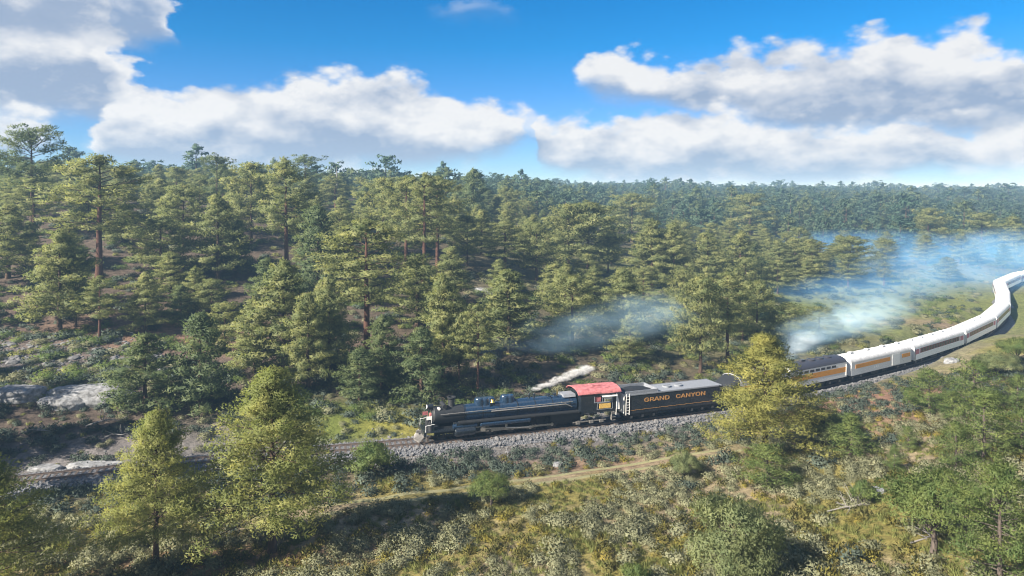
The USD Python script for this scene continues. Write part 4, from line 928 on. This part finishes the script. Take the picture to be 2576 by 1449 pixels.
P('window_frame', [bx(x(a) - .04, x(a) + .04, -1.69, -1.66, 3.0, 3.72) for a in (23.4, 24.6, 24.85, 26.1)] + [bx(x(23.4), x(26.1), -1.70, -1.66, 2.94, 3.02)], 'deck', False, cab)
P('red_window_panel', bx(x(23.5), x(24.4), -1.60, -1.57, 3.06, 3.66), 'red', False, cab)
P('window_curtain', bx(x(25.0), x(26.0), -1.60, -1.57, 3.25, 3.68), 'white', False, cab)
P('side_plate', bx(x(24.1), x(25.8), -1.70, -1.66, 2.2, 2.78), 'yellow', False, cab)
P('plate_border', [bx(x(23.8), x(26.1), -1.69, -1.66, 2.06, 2.11), bx(x(23.8), x(26.1), -1.69, -1.66, 2.86, 2.91), bx(x(23.8), x(23.8) + .05, -1.69, -1.66, 2.06, 2.9), bx(x(26.1) - .05, x(26.1), -1.69, -1.66, 2.06, 2.9)], 'deck', False, cab)
P('boiler_backhead', cy('x', (0, 2.75), 1.05, C0 + .05, C0 + .4, 20), 'soot', 35, cab)
P('canvas_curtain', [prism_y([(x(26.7), 1.9), (x(27.2), 1.9), (x(27.05), 2.9), (x(26.75), 3.9), (x(26.5), 3.9)], -1.66, -1.60)], 'white', False, cab)
P('grab_rail', [pipe([(x(26.62), s * 1.7, 1.2), (x(26.62), s * 1.72, 3.0)], .03, 5) for s in (-1, 1)], 'white', 35, cab)
P('cab_steps', [bx(x(26.0), x(26.6), s * 1.5 - .18, s * 1.5 + .18, z, z + .05) for s in (-1, 1) for z in (.55, .95, 1.35)] + [bx(x(26.0), x(26.05), s * 1.5 - .18, s * 1.5 + .18, .55, 1.75) for s in (-1, 1)], 'greysteel', False)
P('whistle', lathe_z([(.06, 3.8), (.06, 4.5), (.01, 4.52)], x(19.0), .35, 8), 'brass')

# --- tender
LT = S[1797] - S[1553]; T = thing('locomotive_tender', frame(S[1553], S[1797]), 'long black tender with gold lettering behind the red-roofed cab', 'tender')
q = lambda v: v * LT / 16.7
P('tank', prism_x([(-1.62, 1.1), (1.62, 1.1), (1.62, 3.42), (1.55, 3.5), (-1.55, 3.5), (-1.62, 3.42)], 0, LT), 'black', False)
P('deck', bx(q(5.6), LT - .15, -1.5, 1.5, 3.504, 3.53), 'deck', False)
P('coal_bunker', [bx(.05, q(5.4), s * 1.56 - .04, s * 1.56 + .04, 3.5, 3.95) for s in (-1, 1)] + [bx(q(5.3), q(5.4), -1.5, 1.5, 3.5, 3.95), bx(.05, .12, -1.5, 1.5, 3.5, 3.8)], 'deck', False)
hm = trimesh.creation.icosphere(3, 1.0); hv = np.array(hm.vertices); hv *= (.85 + .3 * meshkit.fbm(hv * 3, 3, 5))[:, None]; hm = trimesh.Trimesh(hv * [q(2.5), 1.4, .42] + [q(2.7), 0, 3.52], hm.faces); P('coal', hm, 'coal')
P('edge_rail', [bx(0, LT, s * 1.64 - .03, s * 1.64 + .03, 3.40, 3.55) for s in (-1, 1)], 'deck', False)
for k in (8.0, 10.0): P('hatch', [cy('z', (q(k), 0), .55, 3.5, 3.75, 18), bx(q(k) - .6, q(k) + .6, -.06, .06, 3.75, 3.82)], 'deck')
P('stripe', [bx(.1, LT - .1, -1.65, -1.63, 1.5, 1.535), bx(.1, LT - .1, 1.63, 1.65, 1.5, 1.535)], 'gold', False)
P('lettering', words('GRAND', .5, q(3.1), q(7.3), -1.63, 2.42), 'gold', False); P('lettering', words('CANYON', .5, q(8.4), q(13.5), -1.63, 2.42), 'gold', False)
P('ladder', [bx(.12, .2, -1.70, -1.66, 1.0, 3.7), bx(.62, .7, -1.70, -1.66, 1.0, 3.7)] + [bx(.2, .62, -1.69, -1.66, z, z + .05) for z in np.arange(1.2, 3.6, .35)], 'white', False)
P('front_sheet', bx(-.06, -.01, -1.5, 1.5, 1.2, 3.6), 'white', False)
P('rear_ladder', [bx(LT - .7, LT - .62, -1.70, -1.66, 1.0, 3.6), bx(LT - .2, LT - .12, -1.70, -1.66, 1.0, 3.6)] + [bx(LT - .62, LT - .2, -1.69, -1.66, z, z + .05) for z in np.arange(1.2, 3.5, .35)], 'black', False)
P('underframe', [bx(0, LT, -1.45, 1.45, .9, 1.08)], 'under', False)
bogie(T, q(3.2), 3, 1.75, .46); bogie(T, q(13.4), 3, 1.75, .46)

# --- diesels
def round_roof(w, z0, z1, wall):
    return [(-w, z0), (w, z0), (w, wall)] + [(w * math.cos(a), wall + (z1 - wall) * math.sin(a) ** .8) for a in np.linspace(.12, PI - .12, 13)] + [(-w, wall)]
def roof_skin(w, z1, wall, th=.03, lo=.10):
    a = np.linspace(lo, PI - lo, 15); o = [((w + .02) * math.cos(t), wall + (z1 + th - wall) * math.sin(t) ** .8) for t in a]; i = [((w - .04) * math.cos(t), wall + (z1 - th - wall) * math.sin(t) ** .8) for t in a[::-1]]; return o + i
def make_diesel(s0, s1, label, nose):
    global T
    T = thing('diesel_locomotive', frame(s0, s1), label, 'diesel locomotive'); n = np.linalg.norm(track(s1)[0] - track(s0)[0]); w = 1.62; f0 = 2.6 if nose else .05
    P('body', prism_x(round_roof(w, 1.15, 4.25, 3.35), f0, n - .1), 'silver', 30)
    P('roof', prism_x(roof_skin(w, 4.26, 3.36), f0 + .1, n - .12), 'darkroof', 30)
    if nose:
        pr = np.array(round_roof(w, 1.15, 4.2, 3.35)); hull = []
        for xx, sc, zs in ((2.6, 1, 1), (1.3, .97, .78), (.5, .85, .62), (.05, .6, .5)): hull += [(xx, y * sc, 1.15 + (z - 1.15) * zs) for y, z in pr]
        P('nose', trimesh.convex.convex_hull(np.array(hull)), 'soot', 30); P('windscreen', [bx(2.52, 2.58, -1.2, -.1, 3.3, 3.8), bx(2.52, 2.58, .1, 1.2, 3.3, 3.8)], 'glass', False); P('lamp', cy('x', (0, 2.6), .22, .02, .4, 14), 'lens')
    P('orange_stripe', [bx(f0, n - .15, s * (w + .012) - .012, s * (w + .012) + .012, 1.95, 2.75) for s in (-1, 1)], 'orange', False)
    for k in range(7): P('grille', [bx(f0 + 2 + k * 1.45, f0 + 3.1 + k * 1.45, -w - .03, -w + .01, 2.95, 3.3)], 'darkroof', False) if f0 + 3.1 + k * 1.45 < n - .5 else None
    for k in range(3): P('roof_fan', [cy('z', (n - 3 - k * 2.2, 0), .62, 4.2, 4.42, 18)], 'darkroof')
    P('exhaust_stack', [bx(n - 10.2, n - 9.2, -.25, .25, 4.2, 4.55)], 'darkroof', False)
    P('fuel_tank', bx(n * .38, n * .62, -1.2, 1.2, .45, 1.1), 'under', False); P('underframe', bx(.3, n - .1, -1.45, 1.45, 1.0, 1.14), 'under', False)
    P('rear_door', bx(n - .12, n - .06, -.45, .45, 1.4, 3.3), 'greysteel', False); P('grab_rail', [pipe([(n - .35, -1.68, 1.4), (n - .35, -1.68, 3.2)], .035, 5)], 'white')
    bogie(T, n * .2, 2, 2.7, .5); bogie(T, n * .82, 2, 2.7, .5)
make_diesel(S[1806], S[1958], 'silver diesel engine behind the tender, mostly hidden by the golden pine', True)
make_diesel(S[1963], S[2106], 'silver diesel engine with black roof and orange stripe, smoking beside the golden pine', False)

# --- baggage car
def car_shell(n, w=1.68, z1=4.05, wall=3.12):
    P('body', prism_x(round_roof(w, 1.05, z1, wall), .35, n - .35), 'silver', 30)
    P('roof', prism_x(roof_skin(w, z1 + .01, wall + .01, lo=.02), .3, n - .3), 'roofw', 30)
    P('roof_ribs', [prism_x(roof_skin(w, z1 + .03, wall + .02, lo=.15), k, k + .12) for k in np.arange(2.2, n - 1.5, 2.4)], 'silver', 30)
    P('gangway', [bx(-.02, .36, -.6, .6, 1.2, 3.5), bx(n - .36, n + .02, -.6, .6, 1.2, 3.5)], 'under', False)
    P('underframe', [bx(.5, n - .5, -1.4, 1.4, .85, 1.05), bx(n * .35, n * .47, -1.3, 1.3, .4, .85), bx(n * .53, n * .6, -1.3, 1.3, .45, .85)], 'under', False)
    bogie(T, n * .14, 2, 2.6); bogie(T, n * .86, 2, 2.6)
T = thing('baggage_car', frame(S[2113], S[2270]), 'white baggage car with two orange panels behind the diesel engines', 'railway car'); n = np.linalg.norm(track(S[2270])[0] - track(S[2113])[0])
car_shell(n)
for a, b_ in ((.08, .62), (.82, .96)): P('orange_panel', [bx(n * a, n * b_, s * 1.695 - .012, s * 1.695 + .012, 2.1, 2.75) for s in (-1, 1)], 'orange', False)
P('door', bx(n * .65, n * .78, -1.72, -1.685, 1.2, 3.05), 'white', False)
P('lettering', [bx(n * (.36 + .03 * k), n * (.372 + .03 * k), -1.70, -1.685, 1.55, 1.9) for k in range(3)], 'white', False)
for k in (.15, .4, .65, .9): P('roof_vent', bx(n * k - .4, n * k + .4, -.3, .3, 4.15, 4.36), 'roofw', False)
# --- coaches
def make_coach(n, label):
    global T
    T = thing('passenger_coach', np.eye(4), label, 'railway coach'); car_shell(n)
    P('window_band', [bx(n * .115, n * .885, s * 1.69 - .010, s * 1.69 + .010, 2.12, 2.98) for s in (-1, 1)], 'maroon', False)
    for k in range(15):
        xx = n * (.13 + .74 * (k + .5) / 15); wv = n * .018
        P('window', [bx(xx - wv, xx + wv, s * 1.705 - .01, s * 1.705 + .01, 2.22, 2.88) for s in (-1, 1)], 'glass', False)
    for a in (.03, .90): P('orange_panel', [bx(n * a, n * (a + .07), s * 1.69 - .010, s * 1.69 + .010, 2.05, 2.95) for s in (-1, 1)], 'red', False)
    P('door', [bx(n * .006 + .3, n * .022 + .3, s * 1.69 - .01, s * 1.69 + .01, 1.15, 3.05) for s in (-1, 1)], 'greysteel', False)
    P('window_sill', [bx(n * .1, n * .9, s * 1.70 - .012, s * 1.70 + .012, 1.98, 2.04) for s in (-1, 1)], 'white', False)
    for k in (.12, .3, .5, .7, .88): P('roof_vent', bx(n * k - .35, n * k + .35, -.28, .28, 4.16, 4.34), 'roofw', False)
    return T
LC = 25.0; s = S[2270] + .5
names = ['first white coach behind the baggage car, with dark red window band', 'second white coach, side in shadow at the foot of the bend', 'third white coach, its roof climbing steeply at the bend', 'fourth white coach curving round the top of the bend', 'fifth white coach leaving to the right in the smoke', 'last visible white coach at the right edge', 'white coach beyond the right edge']
c0 = None
for k, lab in enumerate(names):
    if s + LC > SMAX - 4: break
    m = frame(s, s + LC)
    if c0 is None: c0 = make_coach(LC - .4, lab); UsdGeom.Xformable(c0).GetOrderedXformOps()[0].Set(Gf.Matrix4d(*[float(a) for a in m.T.ravel()]))
    else: copy(c0, 'passenger_coach', m, lab, 'railway coach')
    s += LC

# ------------------------------------------------------------------ steam, smoke and haze
def puff(name, ellipsoids, dens, colour, label, scale, thr, stretch=(1, 1, 1), cat='smoke', detail=6, aniso=-.2):
    """one closed mesh of merged blobs filled with a noisy volume that thins towards each blob's rim"""
    import manifold3d as mf
    parts = []
    for (c, rx, ry, rz, yaw) in ellipsoids:
        sp = trimesh.creation.icosphere(3, 1.0); v = np.array(sp.vertices) * [rx, ry, rz]; v = v @ trs((0, 0, 0), yaw)[:3, :3].T + c
        parts.append(mf.Manifold(mf.Mesh(v.astype(np.float32), np.array(sp.faces, np.uint32))))
    body = mf.Manifold.batch_boolean(parts, mf.OpType.Add)
    g = Nodes(); pos = g.add('geometry', 'position'); fall = None
    for (c, rx, ry, rz, yaw) in ellipsoids:
        cs, sn = math.cos(yaw), math.sin(yaw); d = g.add('vector_math', 'vector', {'math_type': 'subtract', 'vector2': tuple(map(float, c))}, vector1=pos)
        u = g.add('vector_math', 'value', {'math_type': 'dot_product', 'vector2': (cs / rx, sn / rx, 0)}, vector1=d); w = g.add('vector_math', 'value', {'math_type': 'dot_product', 'vector2': (-sn / ry, cs / ry, 0)}, vector1=d); z = g.add('vector_math', 'value', {'math_type': 'dot_product', 'vector2': (0, 0, 1 / rz)}, vector1=d)
        f = g.m('subtract', 1.0, g.m('add', g.m('add', g.m('multiply', u, u), g.m('multiply', w, w)), g.m('multiply', z, z)))
        fall = f if fall is None else g.m('maximum', fall, f)
    nv = g.add('mapping', 'vector', {'scale': tuple(np.array(stretch) * scale), 'rotation': (0, 0, -ellipsoids[0][4])}, vector=pos)
    n = g.noise(nv, 1.0, detail, .6, distortion=.6)
    dd = g.m('multiply', g.smooth(g.m('add', g.m('multiply', fall, .6), g.m('multiply', g.m('subtract', n, thr), 2.6)), 0.0, 1.2), g.smooth(fall, 0, .75))
    b = g.add('principled_volume', 'volume', {'color': colour, 'absorption_color': (1.0, 1.0, 1.0), 'anisotropy': aniso}, density=g.m('multiply', dd, dens))
    mt = usdkit.material(stage, '/World/Looks/' + name + '_volume_' + str(len(used)), g.n, g.l, volume=b)
    o = usdkit.mesh(stage, numbered('/World/' + name), body, mt).GetPrim()
    return tag(o, label, cat, kind='stuff')


def along(px, off, z):
    """a point beside the track: off to the far side, z above the rail"""
    p, t = track(s_at_px(px)); return p + np.array([-t[1] * off, t[0] * off, z])


ty = math.atan2(*(track(s_at_px(1450))[1][[1, 0]]))
st = [(along(1358 + 15.5 * k, .9 + .18 * k, 4.6 + .17 * k + .12 * math.sin(k * 2.1)), 1.15 + .05 * k, .42 + .05 * k, .34 + .035 * k, ty - .05) for k in range(10)]
puff('steam', st, 3.4, (1, 1, 1), 'white steam streaming back over the red cab roof', 2.2, .50, (.7, 1.4, 1.5), 'steam', detail=5, aniso=-.2)
td = math.atan2(*(track(s_at_px(2200))[1][[1, 0]]))
ex = [(along(2022, 1.0, 5.6), 4.5, 2.5, 1.8, td), (along(2075, 3.0, 6.6), 9.0, 4.0, 2.6, td), (along(2150, 6, 7.0), 14, 6, 3.0, td), (along(2240, 10, 6.6), 18, 8, 3.2, td), (along(2330, 13, 5.0), 20, 9, 3.2, td), (along(2420, 18, 5.0), 22, 10, 3.6, td)]
puff('exhaust_smoke', ex, .055, (.42, .72, 1.0), 'pale blue exhaust smoke blowing back from the second diesel', .42, .50, (.45, 1.6, 1.9))
puff('exhaust_smoke', [(along(1998, .6, 5.4), 2.2, 1.2, 1.0, td), (along(2022, 1.2, 6.2), 3.6, 1.8, 1.4, td), (along(2058, 2.2, 6.8), 5.2, 2.6, 1.7, td)], .20, (.66, .84, 1.0), 'dense pale smoke rising from the stack of the second diesel', .7, .48, (.6, 1.4, 1.6))
c1 = along(1480, 22, 5.0); c2 = along(1760, 18, 9.0); c3 = along(1880, 20, 10)
puff('drifting_smoke', [(c1, 22, 5, 2.2, .35), (c2, 22, 7, 4.0, .4), (c3, 16, 6, 4.5, .5)], .038, (.42, .72, 1.0), 'thin blue smoke hanging among the pines above the tender', .20, .49, (.6, 1.5, 1.8))
B = [(np.array(c), *e, .3) for c, e in (((96.0, 190, .5), (34, 22, 6)), ((128.0, 215, 2.0), (44, 30, 9)), ((165.0, 235, 4.0), (48, 34, 11)), ((150.0, 285, 5.0), (60, 40, 9)), ((210.0, 270, 6.0), (54, 40, 10)))]
puff('valley_smoke', B, .0145, (.16, .46, .97), 'broad blue smoke filling the valley around the bend of the train', .06, .42, (.7, 1.3, 1.8))
hz = bx(-7000, 7000, -3500, 7000, float(GZ.min()) - 1.0, float(max(GZ.max(), 45)) + 26)
g = Nodes(); b = g.add('principled_volume', 'volume', {'color': (.40, .68, 1.0), 'density': .00036, 'anisotropy': .1, 'absorption_color': (1.0, 1.0, 1.0)})
hm_ = usdkit.material(stage, '/World/Looks/haze', g.n, g.l, volume=b)
tag(usdkit.mesh(stage, '/World/haze', hz, hm_).GetPrim(), kind='stuff')
